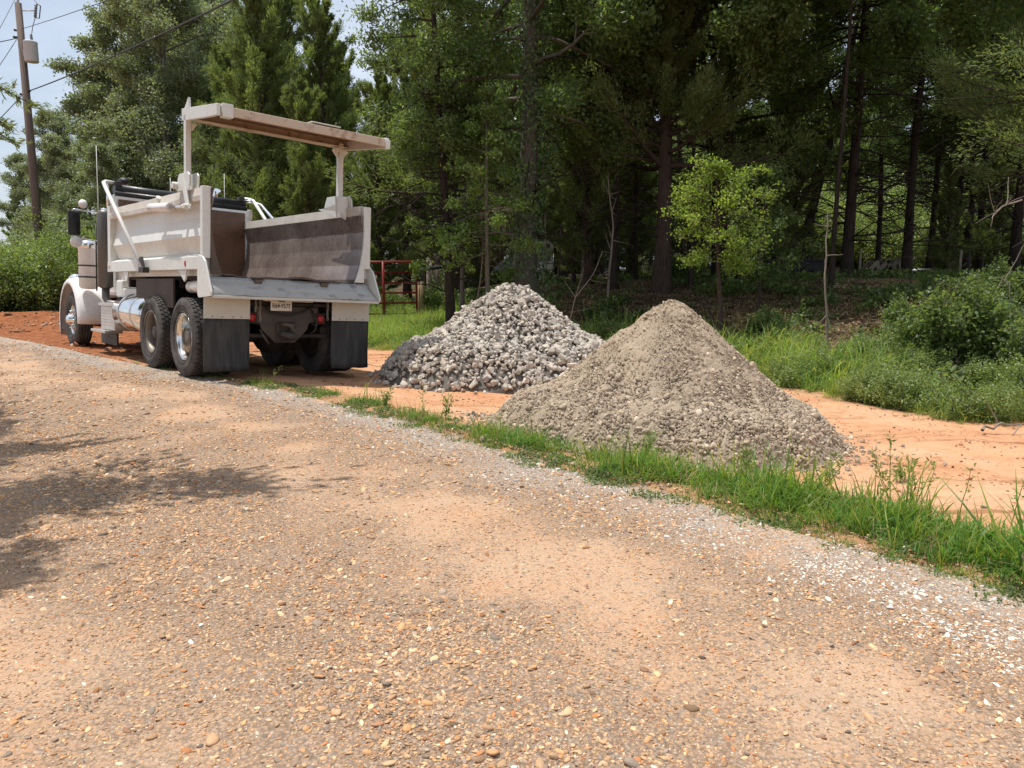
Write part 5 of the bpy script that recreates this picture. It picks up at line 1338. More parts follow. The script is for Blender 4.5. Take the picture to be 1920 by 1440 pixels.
# ---- shrubs
def make_shrub(name, H, rad, mat, r, nleaf=9000, lsize=(.075, .05), stems=16, spread=.26, yellow=0.0, flat=1.0):
    T = empty(name); paths, C = [], []
    for i in range(stems):
        az = i * 2.399 + r.normal(0, .3); q = r.uniform(.1, 1) ** .7; Lm = H * r.uniform(.65, 1.05) * (1.05 - .35 * q)
        d = (math.cos(az) * q * rad / H * 1.4, math.sin(az) * q * rad / H * 1.4, 1)
        P = bez((math.cos(az) * .08 * rad, math.sin(az) * .08 * rad, -.1), d, Lm + .1, r, 7, droop=.5 * q, wob=.10); paths.append((P, np.linspace(.012 * H ** .5 + .004, .003, 7)))
        C += [P[2], P[3], P[4], P[5], P[6]]
        for s in range(4):
            j = r.integers(1, 6); dd = P[j + 1] - P[j]; dd = dd / np.linalg.norm(dd) * .5 + r.normal(0, .7, 3); sp_ = bez(P[j], dd, Lm * r.uniform(.2, .4), r, 4); paths.append((sp_, np.linspace(.006, .002, 4))); C += [sp_[2], sp_[3]]
    C = np.array(C); pick = r.integers(0, len(C), nleaf)
    off = r.normal(size=(nleaf, 3)); off /= np.linalg.norm(off, axis=1)[:, None]; off *= (r.random(nleaf) ** .5)[:, None] * spread
    c = C[pick] + off; c[:, 2] = np.maximum(c[:, 2], .02)
    nrm = r.normal(0, .6, (nleaf, 3)) + np.array([0, 0, .8]); nrm /= np.linalg.norm(nrm, axis=1)[:, None]
    V, F = leaves(c, nrm, lsize[0], lsize[1], r)
    V2, F2 = tubes(paths, 5); fast_mesh('stems', V2, [F2], M['bark_grey'], T, smooth=True)
    fast_mesh('foliage', V, [F], L[mat], T, cols=leaf_cols(nleaf, r, .09, .22, yellow, c, int(H * 7)))
    return T
SHA = make_shrub('shrub', 4.0, 1.9, 'shrub', TR, 26000, (.095, .06), 30, .42, .03)
SHB = make_shrub('shrub', 3.0, 1.6, 'shrub', TR, 19000, (.095, .06), 26, .38)
SHC = make_shrub('shrub', 1.05, 1.05, 'dark', TR, 11000, (.058, .04), 24, .17)
SHD = make_shrub('weed_clump', .75, .55, 'shrub', TR, 4200, (.045, .024), 22, .11)
gS = 'shrubs beyond the red dirt at the left'
tree(SHA, 112, 29, 'tallest yellow-green shrub, at the foot of the utility pole', gS, .2, 1.08, 'shrub')
tree(SHA, 30, 31, 'leafy shrub at the left edge of the photo', gS, 1.4, .95, 'shrub')
tree(SHB, 72, 27.5, 'mid-height shrub in front of the utility pole', gS, 2.2, 1.0, 'shrub')
tree(SHB, 150, 28, 'shrub behind the truck mirror', gS, 3.0, 1.0, 'shrub')
tree(SHB, -10, 27, 'shrub cut by the left edge, nearest the red dirt', gS, 4.0, .95, 'shrub')
tree(SHA, 195, 31, 'tall shrub behind the truck cab', gS, 5.0, .9, 'shrub')
tree(SHB, 260, 29, 'shrub hidden behind the dump bed', gS, 5.0, .9, 'shrub')
tree(SHA, -60, 36, 'tall shrub further back at the left edge', gS, 2.0, 1.0, 'shrub')
tree(SHA, 60, 40, 'tall shrub behind the mid-height shrub, near the distant spire', gS, 3.4, 1.0, 'shrub')
gU = 'undergrowth on the bank'
for (px, Y, s, lab, src) in ((1795, 10.6, 1.12, 'large dark bramble shrub at the right behind the orange dirt', SHC), (1895, 10.2, .95, 'bramble shrub touching the right edge', SHC), (1715, 11.8, .8, 'bramble shrub left of the large dark one', SHC),
        (1850, 12.5, .9, 'bramble shrub on the bank behind the large dark one', SHC), (1620, 11.4, .7, 'leafy weed clump in the tall grass right of the gravel pile', SHD), (1560, 10.6, .6, 'weed clump beside the gravel pile shoulder', SHD),
        (1730, 8.9, .75, 'weed clump at the edge of the orange dirt, middle of the verge', SHD), (1795, 8.35, .62, 'last weed clump overhanging the orange dirt', SHD), (1660, 9.4, .7, 'weed clump at the near end of the tall grass', SHD),
        (1915, 9.1, .9, 'weed clump against the right edge beside the litter', SHD), (1330, 13.6, .6, 'low bush under the bright sapling', SHC), (1440, 14.5, .55, 'low dark bush right of the bright sapling', SHC),
        (1140, 15.8, .9, 'weed clump in the gap between the two piles', SHD), (1185, 14.6, .75, 'small leafy weed peeping over the shoulder of the gravel pile', SHD), (826, 20.6, .9, 'leafy bush right of the wooden gate post', SHC), (730, 23, .9, 'bush behind the red gate', SHC),
        (1400, 20, .8, 'bush beside the old dark trailer', SHC),
        (1270, 21.5, .9, 'bush behind the massive cedar', SHC)):
    tree(src, px, Y, lab, gU, (px * .7) % 6, s, 'bush' if src is SHC else 'weed')
# far sunlit shrubs that glow between the right-hand trunks
gF = 'sunlit shrubs in the clearing behind the pines'
for i, (px, Y, s, lab) in enumerate(((1440, 39, 1.35, 'sunlit shrub left in the clearing'), (1560, 40, 1.5, 'sunlit shrub behind the thickest pine'), (1650, 38, 1.2, 'brightest sunlit shrub, over the trestles'), (1760, 40, 1.45, 'sunlit shrub behind the slanting pine'), (1850, 39, 1.3, 'sunlit shrub behind the last pair of pines'), (1950, 39, 1.4, 'sunlit shrub at the far right edge'), (1500, 45, 1.9, 'sunlit shrub deep left of the thickest pine'), (1700, 46, 1.9, 'sunlit shrub deep behind the reddish pine'), (1610, 44, 1.7, 'sunlit shrub deep between the thickest and the reddish pine'), (1820, 46, 1.9, 'sunlit shrub deep behind the far right pines'))):
    tree(SHA, px, Y, lab, gF, i * 1.1, s, 'shrub')

# bright sapling
SAP = make_tree('bright_sapling', 3.15, .035, .50, .98, 'bright', 'bark_cedar', TR, 6500, (.055, .036), 34, (-.15, .75), prof=lambda t: math.sqrt(max(.05, 1 - (2 * t - .9) ** 2)), spread=.19, lean=(-.06, 0))
tree(SAP, 1352, 14.6, 'bright yellow-green sapling in front of the dark wood', None, 0, 1.06)
SAP2 = make_tree('green_sapling', 3.0, .03, .30, .85, 'dark', 'bark_cedar', TR, 6000, (.07, .042), 34, (-.15, .75), prof=lambda t: math.sqrt(max(.05, 1 - (2 * t - .9) ** 2)), spread=.2)
tree(SAP2, 1420, 16.2, 'greener sapling half shaded behind the bright one', None, 2.5, 1.0)
CAN = make_tree('added_shade_tree', 11.0, .042, .56, 3.9, 'dark', 'bark_dark', TR, 60000, (.11, .07), 60, (-.05, .8), prof=dome, spread=.5)  # trees added so their high crowns cast shade over the bank
tree(CAN, 1553, 17.0, 'added slender shade tree with a thin straight stem before the thickest pine', gW, .4, 1.0)
tree(CAN, 1292, 19.6, 'added slender shade tree with a thin stem just right of the massive cedar', gW, 3.4, 1.0)
tree(CAN, 1190, 22.0, 'added slender shade tree with a thin stem between the straight dark trunk and the massive cedar', gW, 4.4, 1.05)
# thin bare stem and pale dead saplings
def dead_sapling(name, pts, r0, label, twigs=6, cat='sapling'):
    T = np.array([np.array(p) for p in pts]); k = 9
    t = np.linspace(0, len(T) - 1, k); P = np.stack([np.interp(t, range(len(T)), T[:, i]) for i in range(3)], 1) + TR.normal(0, .012, (k, 3))
    pa = [(P, np.linspace(r0, r0 * .35, k))]
    for i in range(twigs):
        j = TR.integers(2, k - 1); pa.append((bez(P[j], TR.normal(0, 1, 3) + np.array([0, 0, .5]), TR.uniform(.2, .7), TR, 5), np.linspace(r0 * .4, .003, 5)))
    V, F = tubes(pa, 6); o = fast_mesh(name, V, [F], M['dead_wood'], smooth=True); return tag(o, label, cat)
def gp_(px, Y): x = bx(px, Y); return np.array([x, Y, hz(x, Y) - .1])
def up_(px, py, Y): return np.array(at(px, py, Y))
dead_sapling('dead_sapling', [gp_(1138, 18.8), up_(1145, 480, 18.8), up_(1150, 420, 18.9), up_(1140, 330, 19)], .035, 'pale dead sapling standing against the straight dark trunk', 9)
dead_sapling('thin_sapling', [gp_(1552, 12.6), up_(1550, 560, 12.6), up_(1549, 470, 12.7), up_(1553, 400, 12.8)], .022, 'thin grey stem standing alone in the shade right of the gravel pile', 5)
dead_sapling('dead_sapling', [gp_(1062, 15.6), up_(1075, 560, 15.5), up_(1110, 520, 15.6), up_(1130, 470, 15.8)], .014, 'crooked thin dead stem between the two piles', 5)
dead_sapling('dead_sapling', [gp_(880, 17.2), up_(900, 540, 17.2), up_(905, 480, 17.4), up_(903, 380, 17.6)], .02, 'thin stem between the leaning trunk and the elm sapling', 5)
dead_sapling('dead_sapling', [gp_(1012, 18.9), up_(1018, 520, 18.9), up_(1024, 470, 19), up_(1022, 400, 19)], .03, 'dark thin stem just right of the ivy-covered trunk', 8)
dead_sapling('fallen_branch', [up_(1840, 804, 7.45), up_(1880, 797, 7.5), up_(1925, 795, 7.55)], .016, 'bare fallen stick lying on the orange dirt at the right edge', 3, 'stick')
dead_sapling('dead_branch', [up_(1920, 375, 11), up_(1880, 385, 11), up_(1860, 410, 11), up_(1858, 432, 11)], .014, 'pale broken bough hanging at the right edge', 6, 'branch')
dead_sapling('dead_branch', [gp_(1915, 10.5), up_(1893, 530, 10.6), up_(1875, 520, 10.6), up_(1860, 556, 10.5)], .012, 'bent pale stick arching over the bramble at the right', 3, 'branch')

# ---- grass
def tuft(r, n, h, w, spreadv, curl):
    Vs, Fs, Cs = [], [], []; off = 0
    for i in range(n):
        a = r.uniform(0, 6.28); b0 = np.array([r.normal(0, spreadv), r.normal(0, spreadv), 0]); L_ = h * r.uniform(.45, 1.15); ww = w * r.uniform(.7, 1.2)
        lean = r.uniform(.05, .55) * curl; side = np.array([-math.sin(a), math.cos(a), 0]); d = np.array([math.cos(a), math.sin(a), 0]); col = np.array([r.normal(1, .1), 1, r.normal(1, .1)]) * np.clip(r.normal(1, .2), .5, 1.6)
        if r.random() < .045: col = col * np.array([1.9, 1.2, 1.1])
        for k in range(4):
            t = k / 3; p = b0 + d * (lean * L_ * t ** 1.7) + np.array([0, 0, L_ * t * (1 - .30 * lean * t * curl)]); q = ww * (1 - t ** 1.6) * .5 + .0004
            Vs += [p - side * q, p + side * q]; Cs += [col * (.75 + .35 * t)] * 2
        Fs += [(off + 2 * k, off + 2 * k + 1, off + 2 * k + 3, off + 2 * k + 2) for k in range(3)]; off += 8
    return np.array(Vs), np.array(Fs), np.array(Cs)
def tufts(name, k, mat, **kw):
    os_ = []
    for i in range(k):
        V, F, C = tuft(TR, **kw); os_.append(fast_mesh('%s_%d' % (name, i), V, [F], L[mat], cols=C, link=False))
    return proto_coll(name, os_)
short = tufts('short_tuft', 4, 'grass', n=26, h=.12, w=.0055, spreadv=.045, curl=1.9)
for i_, kw in enumerate((dict(n=12, h=.26, w=.007, spreadv=.03, curl=1.5), dict(n=30, h=.08, w=.005, spreadv=.05, curl=2.2))):
    V, F, C = tuft(TR, **kw); short.objects.link(fast_mesh('short_tuft_%d' % (4 + i_), V, [F], L['grass'], cols=C, link=False))
V, F, C = tuft(TR, 12, .12, .004, .05, 2.0); short.objects.link(fast_mesh('short_tuft_6', V, [F], L['dry'], cols=C * 1.3, link=False))
longt = tufts('long_tuft', 6, 'tall', n=26, h=.55, w=.012, spreadv=.09, curl=2.3)
# verge strip between road and dirt
k = 42000; x = TR.uniform(-6, 5.2, k); y = TR.uniform(1.5, 13, k); P = np.stack([x, y], 1); d = sdist(P, EDGE)
wid = np.interp(x, [-6, -4.2, -2.2, -.8, .5, 1.8, 3], [.12, .28, .34, .42, .55, .78, .85]) * (.75 + .55 * vn.fbm(x * 1.2, y * 1.2 + 8, 3))
thick = np.interp(x, [-6, -4.6, -3.6, -2.0, 0.0, .9, 1.6], [.08, .34, .75, .95, 1.0, 1.1, 1.8])
patch = np.clip((vn.fbm(x * 2.6 + 11, y * 2.6, 4) - .46 + .13 * thick) * 5, 0, 1) * .85
patch = np.maximum(patch, .72 * sstep((x - .9) / .5))
mid = (d + .10) / wid
dens = thick * patch * np.clip(mid * 4 + .75, 0, 1) * np.clip((1 - mid) * 4, 0, 1)
ok = (TR.random(k) < dens) & (d > -.16)
x, y, mid = x[ok], y[ok], mid[ok]
s = np.interp(x, [-6, -2.5, -.5, 1, 3], [.55, .65, .78, .98, 1.12]) * TR.uniform(.6, 1.35, len(x)) * (.30 + .95 * np.sin(np.clip(mid, 0, 1) * 2.6)) * (.6 + .8 * vn.fbm(x * 3.1, y * 3.1 + 4, 3))
scatter('verge_grass', np.stack([x, y, height(x, y) - .005], 1), np.stack([TR.normal(0, .24, len(x)), TR.normal(0, .24, len(x)), TR.uniform(0, 6.28, len(x))], 1), np.repeat(s[:, None], 3, 1) * np.array([1.15, 1.15, 1]), TR.choice(7, len(x), p=[.16, .16, .16, .15, .09, .13, .15]), None, short)
print('verge tufts', len(x))
cr_objs = []
for i in range(5):
    n = 60; a = TR.uniform(0, 6.28, n); rr = .11 * TR.random(n) ** .6; c = np.stack([rr * np.cos(a), rr * np.sin(a), TR.uniform(.004, .035, n) * (1.2 - rr / .11)], 1)
    V, F = leaves(c, TR.normal(0, .5, (n, 3)) + np.array([0, 0, 1.]), .026, .012, TR); cr_objs.append(fast_mesh('creeper_leaf_%d' % i, V, [F], L['elm'], cols=leaf_cols(n, TR, .1, .3) * np.array([.85, .8, 1.0]), link=False))
crc = proto_coll('creeper_shapes', cr_objs)
k = 26000; x = TR.uniform(-3.4, 5.2, k); y = TR.uniform(1.5, 11, k); P = np.stack([x, y], 1); d = sdist(P, EDGE)
ok = (d > -.22) & (d < .5) & (TR.random(k) < np.exp(-((d - .02) / .16) ** 2) * np.clip((vn.fbm(x * 3.3 + 5, y * 3.3, 3) - .36) * 6, 0, 1) * np.interp(x, [-3.4, 0, 1.5], [.4, .8, 1]))
x, y = x[ok], y[ok]
scatter('creeping_weeds', np.stack([x, y, height(x, y) - .002], 1), np.stack([0 * x, 0 * x, TR.uniform(0, 6.28, len(x))], 1), np.repeat(TR.uniform(.6, 1.3, (len(x), 1)), 3, 1), TR.integers(0, 5, len(x)), None, crc)
# tall grass on the bank
k = 30000; x = TR.uniform(-9, 8, k); y = TR.uniform(7.3, 24, k); P = np.stack([x, y], 1); kk = sdist(P, BANK); dd = sdist(P, EDGE)
c1 = np.exp(-((x + 2.6) / 2.0) ** 2) * sstep((kk + .5) / .6) * (1 - sstep((kk - 3.6) / 1.4))
c2 = sstep((x - 1.0) / .6) * sstep((kk + .35 + .5 * (vn.fbm(x * 2, y * 2, 3) - .45)) / .5) * (1 - sstep((kk - 1.2) / .8)) * (1 - sstep((x - 4.6) / 1.0) * .8)
dens = np.clip(c1 + c2, 0, 1) * np.clip(.25 + 2.2 * (vn.fbm(x * 1.6 + 50, y * 1.6, 3) - .35), 0.05, 1)
ok = TR.random(k) < dens; x, y, kk = x[ok], y[ok], kk[ok]
s = TR.uniform(.45, 1.1, len(x)) * (.5 + .6 * sstep((kk + .3) / 1.2)) * np.where(x > 1, np.where(TR.random(len(x)) < .2, 1.45, .85), 1.0)
scatter('bank_grass', np.stack([x, y, height(x, y) - .01], 1), np.stack([TR.normal(0, .12, len(x)), TR.normal(0, .12, len(x)), TR.uniform(0, 6.28, len(x))], 1), np.repeat(s[:, None], 3, 1), TR.integers(0, 6, len(x)), None, longt)
print('bank tufts', len(x))
wd_objs = [bpy.data.objects.new('bank_weed_%d' % i_, ch.data) for i_, ch in enumerate(c for c in SHD.children if c.name.startswith('foliage'))]
wdc = proto_coll('bank_weed_shapes', wd_objs)
k = 330; x = TR.uniform(1.2, 6, k); y = TR.uniform(7.3, 14, k); P = np.stack([x, y], 1); kk = sdist(P, BANK); ok = (kk > .0) & (kk < 2.6) & (TR.random(k) < np.clip((vn.fbm(x * 1.3 + 80, y * 1.3, 3) - .40) * 6, 0.05, 1)); x, y = x[ok], y[ok]
scatter('bank_weeds', np.stack([x, y, height(x, y)], 1), np.stack([0 * x, 0 * x, TR.uniform(0, 6.28, len(x))], 1), np.repeat(TR.uniform(.35, .85, (len(x), 1)), 3, 1), 0 * TR.integers(0, 1, len(x)), None, wdc)
# grass strip by the shrubs at the left
k = 2600; x = TR.uniform(-24, -10, k); y = TR.uniform(22, 32, k); P = np.stack([x, y], 1); kk = sdist(P, BANK); ok = (kk > .6) & (kk < 4); x, y = x[ok], y[ok]
scatter('far_left_grass', np.stack([x, y, height(x, y)], 1), np.stack([0 * x, 0 * x, TR.uniform(0, 6.28, len(x))], 1), np.repeat(TR.uniform(.7, 1.4, (len(x), 1)), 3, 1), TR.integers(0, 6, len(x)), None, longt)
# leafy ground cover and dry litter under the trees
gc_objs = []
for i in range(5):
    n = 46; a = TR.uniform(0, 6.28, n); rr = TR.uniform(0, .22, n); c = np.stack([rr * np.cos(a), rr * np.sin(a), TR.uniform(.02, .20, n)], 1)
    V, F = leaves(c, TR.normal(0, .45, (n, 3)) + np.array([0, 0, 1.]), .075, .055, TR); gc_objs.append(fast_mesh('ground_leaf_%d' % i, V, [F], L['dark'], cols=leaf_cols(n, TR, .1, .3), link=False))
gcv = proto_coll('ground_leaf_shapes', gc_objs)
k = 16000; x = TR.uniform(-8, 16, k); y = TR.uniform(7.5, 27, k); P = np.stack([x, y], 1); kk = sdist(P, BANK)
dens = sstep((kk - .3) / 1.2) * np.clip(.02 + 2.2 * (vn.fbm(x * .8 + 33, y * .8, 3) - .44), .02, 1)
ok = TR.random(k) < dens; x, y = x[ok], y[ok]
scatter('ground_cover', np.stack([x, y, height(x, y)], 1), np.stack([0 * x, 0 * x, TR.uniform(0, 6.28, len(x))], 1), np.repeat(TR.uniform(.6, 1.5, (len(x), 1)), 3, 1), TR.integers(0, 5, len(x)), None, gcv)
lt_objs = []
for i in range(4):
    n = 40; c = np.stack([TR.normal(0, .16, n), TR.normal(0, .16, n), TR.uniform(.005, .03, n)], 1)
    V, F = leaves(c, TR.normal(0, .3, (n, 3)) + np.array([0, 0, 1.]), .07, .025, TR); lt_objs.append(fast_mesh('litter_leaf_%d' % i, V, [F], L['dry'], cols=leaf_cols(n, TR, .1, .35), link=False))
ltc = proto_coll('litter_shapes', lt_objs)
k = 14000; x = TR.uniform(-6, 15, k); y = TR.uniform(7, 25, k); P = np.stack([x, y], 1); kk = sdist(P, BANK); ok = (kk > .1) & (TR.random(k) < np.clip((kk - .1), 0, 1) * .7); x, y = x[ok], y[ok]
scatter('leaf_litter', np.stack([x, y, height(x, y)], 1), np.stack([0 * x, 0 * x, TR.uniform(0, 6.28, len(x))], 1), np.repeat(TR.uniform(.7, 1.4, (len(x), 1)), 3, 1), TR.integers(0, 4, len(x)), None, ltc)

# ---- single weeds standing in the verge
def weed(px, py, Y, h, lean, label, kind='feather'):
    b0 = np.array(at(px, py, Y)); b0[2] = hz(b0[0], b0[1]) - .01; T = empty('roadside_weed', tuple(b0), 0, label, 'weed', 'single weeds along the road verge')
    pa, C, D = [], [], []
    for st in range(3 if kind == 'feather' else 1):
        P = bez((0, 0, 0), (lean[0] + TR.normal(0, .12), lean[1] + TR.normal(0, .12), 1), h * (1 if st == 0 else TR.uniform(.55, .9)), TR, 9, droop=.35, wob=.05); pa.append((P, np.linspace(.004, .0012, 9)))
        for s in range(46 if kind == 'feather' else 26):
            f = TR.uniform(.18, 1) if kind == 'feather' else TR.uniform(.45, 1); k = f * 7.999; j = int(k); q = P[j] + (P[j + 1] - P[j]) * (k - j); dd = TR.normal(0, 1, 3); dd[2] = abs(dd[2]) * .7 + .2; C.append(q + dd * .012); D.append(dd / np.linalg.norm(dd))
    V, F = tubes(pa, 5); fast_mesh('stem', V, [F], L['tall'], T, cols=np.ones((len(V), 3)) * .8, smooth=True)
    C, D = np.array(C), np.array(D); V, F = leaves(C + D * .015, TR.normal(size=(len(C), 3)), .042 if kind == 'feather' else .03, .011, TR, D)
    fast_mesh('leaves', V, [F], L['shrub'], T, cols=leaf_cols(len(C), TR))
for a in ((1668, 965, 4.95, .52, (-.35, .05), 'tallest feathery weed, leaning left over the orange dirt'), (1705, 975, 4.9, .40, (.05, .0), 'feathery weed just right of the tallest one'), (1715, 1000, 4.45, .34, (.30, 0), 'slim seed-headed weed leaning right', 'spike'),
          (1795, 985, 4.5, .40, (.12, 0), 'thin tall spike weed near the right end of the verge', 'spike'), (1890, 1010, 4.25, .38, (.15, 0), 'seed-headed weed at the right edge of the verge', 'spike'), (1545, 925, 5.05, .30, (.05, 0), 'feathery weed in front of the right foot of the gravel pile'),
          (1410, 905, 5.35, .26, (-.1, 0), 'short feathery weed before the middle of the gravel pile'), (1205, 885, 5.7, .28, (.1, 0), 'feathery weed before the left part of the gravel pile'), (836, 800, 7.3, .26, (.1, 0), 'feathery weed between the two piles on the verge'),
          (793, 790, 7.4, .30, (0, 0), 'dark upright spike weed on the verge left of the gravel pile', 'spike'), (507, 727, 9.5, .28, (.15, 0), 'lone grass weed behind the left mud flap', 'spike'), (722, 790, 7.9, .22, (.1, 0), 'small feathery weed on the thin part of the verge'), (1688, 905, 5.6, .16, (0, 0), 'tiny weed growing alone on the orange dirt')):
    weed(*a)

# ================================================================== UTILITY POLE AND WIRES
PY_ = 30.0
pb0 = at(75, 470, PY_); ptop = at(34, 6, PY_ + .0)
x0_ = float(at(68, 395, PY_).x); gz = hz(x0_, PY_)
top = Vector((float(ptop.x) , PY_, float(ptop.z)))
bot = Vector((x0_ + .02, PY_, gz - .3))
POLE = empty('utility_pole', (bot.x, bot.y, gz), 0, 'leaning brown wooden utility pole carrying a grey transformer', 'utility pole')
o3 = Vector((bot.x, bot.y, gz))
mb = MB(); mb.tube([bot - o3, (bot + top) / 2 - o3, top - o3], [.165, .145, .115], 16); part(mb, 'pole', 'pole_wood', POLE, 0)
def on_pole(py): t = (at(50, py, PY_).z - bot.z) / (top.z - bot.z); return bot + (top - bot) * t
pt_ = on_pole(0); part(MB().tube([pt_ - o3 - Vector((0, 0, .3)), pt_ - o3 + Vector((0, 0, .45))], [.05, .03], 8), 'pole_top_pin', 'galv', POLE, 0)
cn = on_pole(100); rt = Vector((1, -.35, 0)).normalized(); c0 = cn + rt * .42 - o3
mb = MB(); zt, zb = at(50, 80, PY_).z - o3.z, at(50, 119, PY_).z - o3.z
mb.lathe([(0, zb), (.22, zb + .01), (.235, zb + .04), (.235, zt - .05), (.245, zt - .03), (.20, zt + .02), (0, zt + .03)], (c0.x, c0.y, 0), 2, 28)
mb.box((c0.x - rt.x * .28, c0.y - rt.y * .28, (zt + zb) / 2), (.22, .1, .25)); TF = part(mb, 'transformer', 'galv', POLE, 0)
mb = MB(); mb.lathe([(0, zt), (.05, zt), (.06, zt + .06), (.035, zt + .09), (.055, zt + .14), (.03, zt + .18), (.05, zt + .22), (.02, zt + .27), (0, zt + .28)], (c0.x + .06, c0.y, 0), 2, 14); part(mb, 'bushing', 'porcelain', TF, 0)
fz = at(70, 20, PY_); fq = Vector((fz.x, fz.y, fz.z)) - o3; ap_ = on_pole(20) - o3
part(MB().tube([ap_, fq + Vector((-.10, 0, 0))], .022, 8), 'cutout_arm', 'galv', POLE, 0)
mb = MB(); mb.tube([fq + Vector((-.02, 0, .24)), fq + Vector((-.10, 0, -.24))], [.045, .045], 10)
for i in range(5): p_ = fq + Vector((-.03 - .015 * i, 0, .17 - .085 * i)); mb.ball(p_, (.06, .06, .018), 10, 5)
CO = part(mb, 'fuse_cutout', 'porcelain', POLE, 0)
part(MB().tube([fq + Vector((0, 0, .25)), fq + Vector((.13, 0, .16)), fq + Vector((.05, 0, -.27)), fq + Vector((-.08, 0, -.24))], .02, 6), 'fuse_tube', 'black', CO, 0)
part(MB().tube([fq + Vector((-.1, 0, -.24)), fq + Vector((-.22, 0, -.55)), fq + Vector((-.28, 0, -.8)), Vector((c0.x + .06, c0.y, zt + .27))], .012, 6), 'jumper_wire', 'wire', POLE, 0)
for py, dx in ((58, -.16), (71, -.2), (172, .14), (178, -.16)):
    q = on_pole(py) - o3; part(MB().tube([q, q + Vector((dx * 1.3, -.05, .02))], [.03, .045], 8), 'insulator_bracket', 'black', POLE, 0)
def wire(a, b, sag, rad, label):
    a, b = Vector(a), Vector(b); P = []
    for i in range(25):
        t = i / 24; p = a.lerp(b, t); p.z -= sag * 4 * t * (1 - t); P.append(p)
    o = MB().tube(P, rad, 5).build('power_line', M['wire']); return tag(o, label, 'power line', 'overhead wires at the utility pole')
wire(on_pole(171) + Vector((.15, -.05, 0)), at(560, -62, 13.0), .10, .020, 'thick black cable running right from the pole across the oak')
wire(on_pole(55), at(330, -48, 22), .05, .011, 'thin wire running right from above the transformer to the top edge')
wire(on_pole(72) + Vector((-.2, 0, 0)), at(-60, 88, 24), .02, .016, 'cable leaving the pole to the left, nearly level')
wire(on_pole(178) + Vector((-.15, 0, 0)), at(-40, 262, 24), .02, .016, 'cable leaving the pole low to the left, sloping down')
wire(at(30, -5, PY_ + 2), at(-25, 98, 25), .02, .010, 'thin wire crossing the top left corner')
wire(on_pole(70) + Vector((-.12, 0, 0)), at(-20, 150, 26), .02, .012, 'thin guy wire sloping down left from the pole')
wire(fq + o3 + Vector((0, 0, .26)), at(50, -20, PY_), .0, .009, 'thin lead above the fuse cutout')

# ================================================================== GATE AND THINGS IN THE WOOD
gY = 20.2; gpR = Vector((bx(782, gY), gY, hz(bx(782, gY), gY)))
GATE = empty('farm_gate', (gpR.x, gpR.y, gpR.z), 0, 'red tubular farm gate half hidden behind the truck', 'gate')
gdir = Vector((-1, -.10, 0)).normalized(); W_, H_ = 4.2, 1.34
gz_ = lambda s, h: Vector((gdir.x * s, gdir.y * s, h + .20 - .01 * s))
part(MB().tube([gz_(0, 0), gz_(0, H_ - .12), gz_(.12, H_), gz_(W_, H_)], .028, 10), 'gate_frame', 'red_gate', GATE, 0)
for h in (.0, .28, .54, .80, 1.07): part(MB().tube([gz_(0, h), gz_(W_, h)], .022, 8), 'gate_rail', 'red_gate', GATE, 0)
for s in (.85, 2.4, 4.15): part(MB().tube([gz_(s, -.02), gz_(s, H_)], .04, 8), 'gate_upright', 'red_gate', GATE, 0)
def post(px, Y, h, r, label, mat='post_wood', cat='post'):
    x = bx(px, Y); o = MB().tube([(x, Y, hz(x, Y) - .3), (x + .02, Y, hz(x, Y) + h)], [r, r * .95], 12).build('fence_post', M[mat]); return tag(o, label, cat)
post(790, 20.35, 1.22, .095, 'tan round gate post at the right end of the red gate')
hb = MB(); x = bx(791, 20.35); z = hz(x, 20.35) + 1.28; hb.tube([(x - .12, 20.3, z - .05), (x + .02, 20.3, z + .02), (x + .75, 20.35, z + .12)], .05, 8); hb.bb(x - .09, x + .09, 20.24, 20.42, z - .28, z)
o = hb.build('gate_hardware', M['black']); tag(o, 'black latch gear strapped round the top of the tan gate post', 'latch')
post(805, 23.5, 1.5, .085, 'pale post standing behind the tan gate post', 'old_board'); post(818, 24.5, 1.6, .085, 'second pale post behind the tan gate post', 'old_board')
# wire trellis / old aviary frame
def box_at(px0, px1, py0, py1, Y, depth): a, b_ = at(px0, py1, Y), at(px1, py0, Y); return (a.x, b_.x, Y, Y + depth, a.z, b_.z)
x0, x1, y0_, y1_, z0_, z1_ = box_at(902, 972, 392, 505, 24.5, .9)
AV = empty('wire_cage', ((x0 + x1) / 2, y0_, z0_), 0, 'old wire and stick cage with a round hoop, left of the ivy-covered trunk', 'cage'); oo = Vector(((x0 + x1) / 2, y0_, z0_))
fr = MB()
for xx in np.linspace(x0, x1, 3):
    for yy in (y0_, y1_): fr.tube([Vector((xx, yy, z0_)) - oo, Vector((xx, yy, z1_)) - oo], .02, 6)
for zz in (z0_ + .1, z0_ + .8, z1_ - .1): fr.tube([Vector((x0, y0_, zz)) - oo, Vector((x1, y0_, zz)) - oo], .016, 6)
part(fr, 'cage_frame', 'rust', AV, 0)
wm = MB(); rr_ = np.random.default_rng(9)
for i in range(26): xx = x0 + (x1 - x0) * i / 25; wm.tube([Vector((xx, y0_ - .02, z0_)) - oo, Vector((xx + rr_.normal(0, .03), y0_ - .02, z1_ + rr_.uniform(-.25, .05))) - oo], .006, 4)
for i in range(18): zz = z1_ - .9 + .05 * i; wm.tube([Vector((x0, y0_ - .03, zz)) - oo, Vector((x1, y0_ - .03, zz + rr_.normal(0, .03))) - oo], .006, 4)
part(wm, 'cage_wires', 'dead_wood', AV, 0)
hp_ = MB(); cx_, cz_ = (x0 + x1) / 2 + .30, z0_ + .95; hp_.tube([Vector((cx_ + .42 * math.cos(a), y0_ - .06, cz_ + .42 * math.sin(a))) - oo for a in np.linspace(0, 2 * math.pi, 25)], .014, 5); part(hp_, 'hoop', 'rust', AV, 0)
th2 = MB()
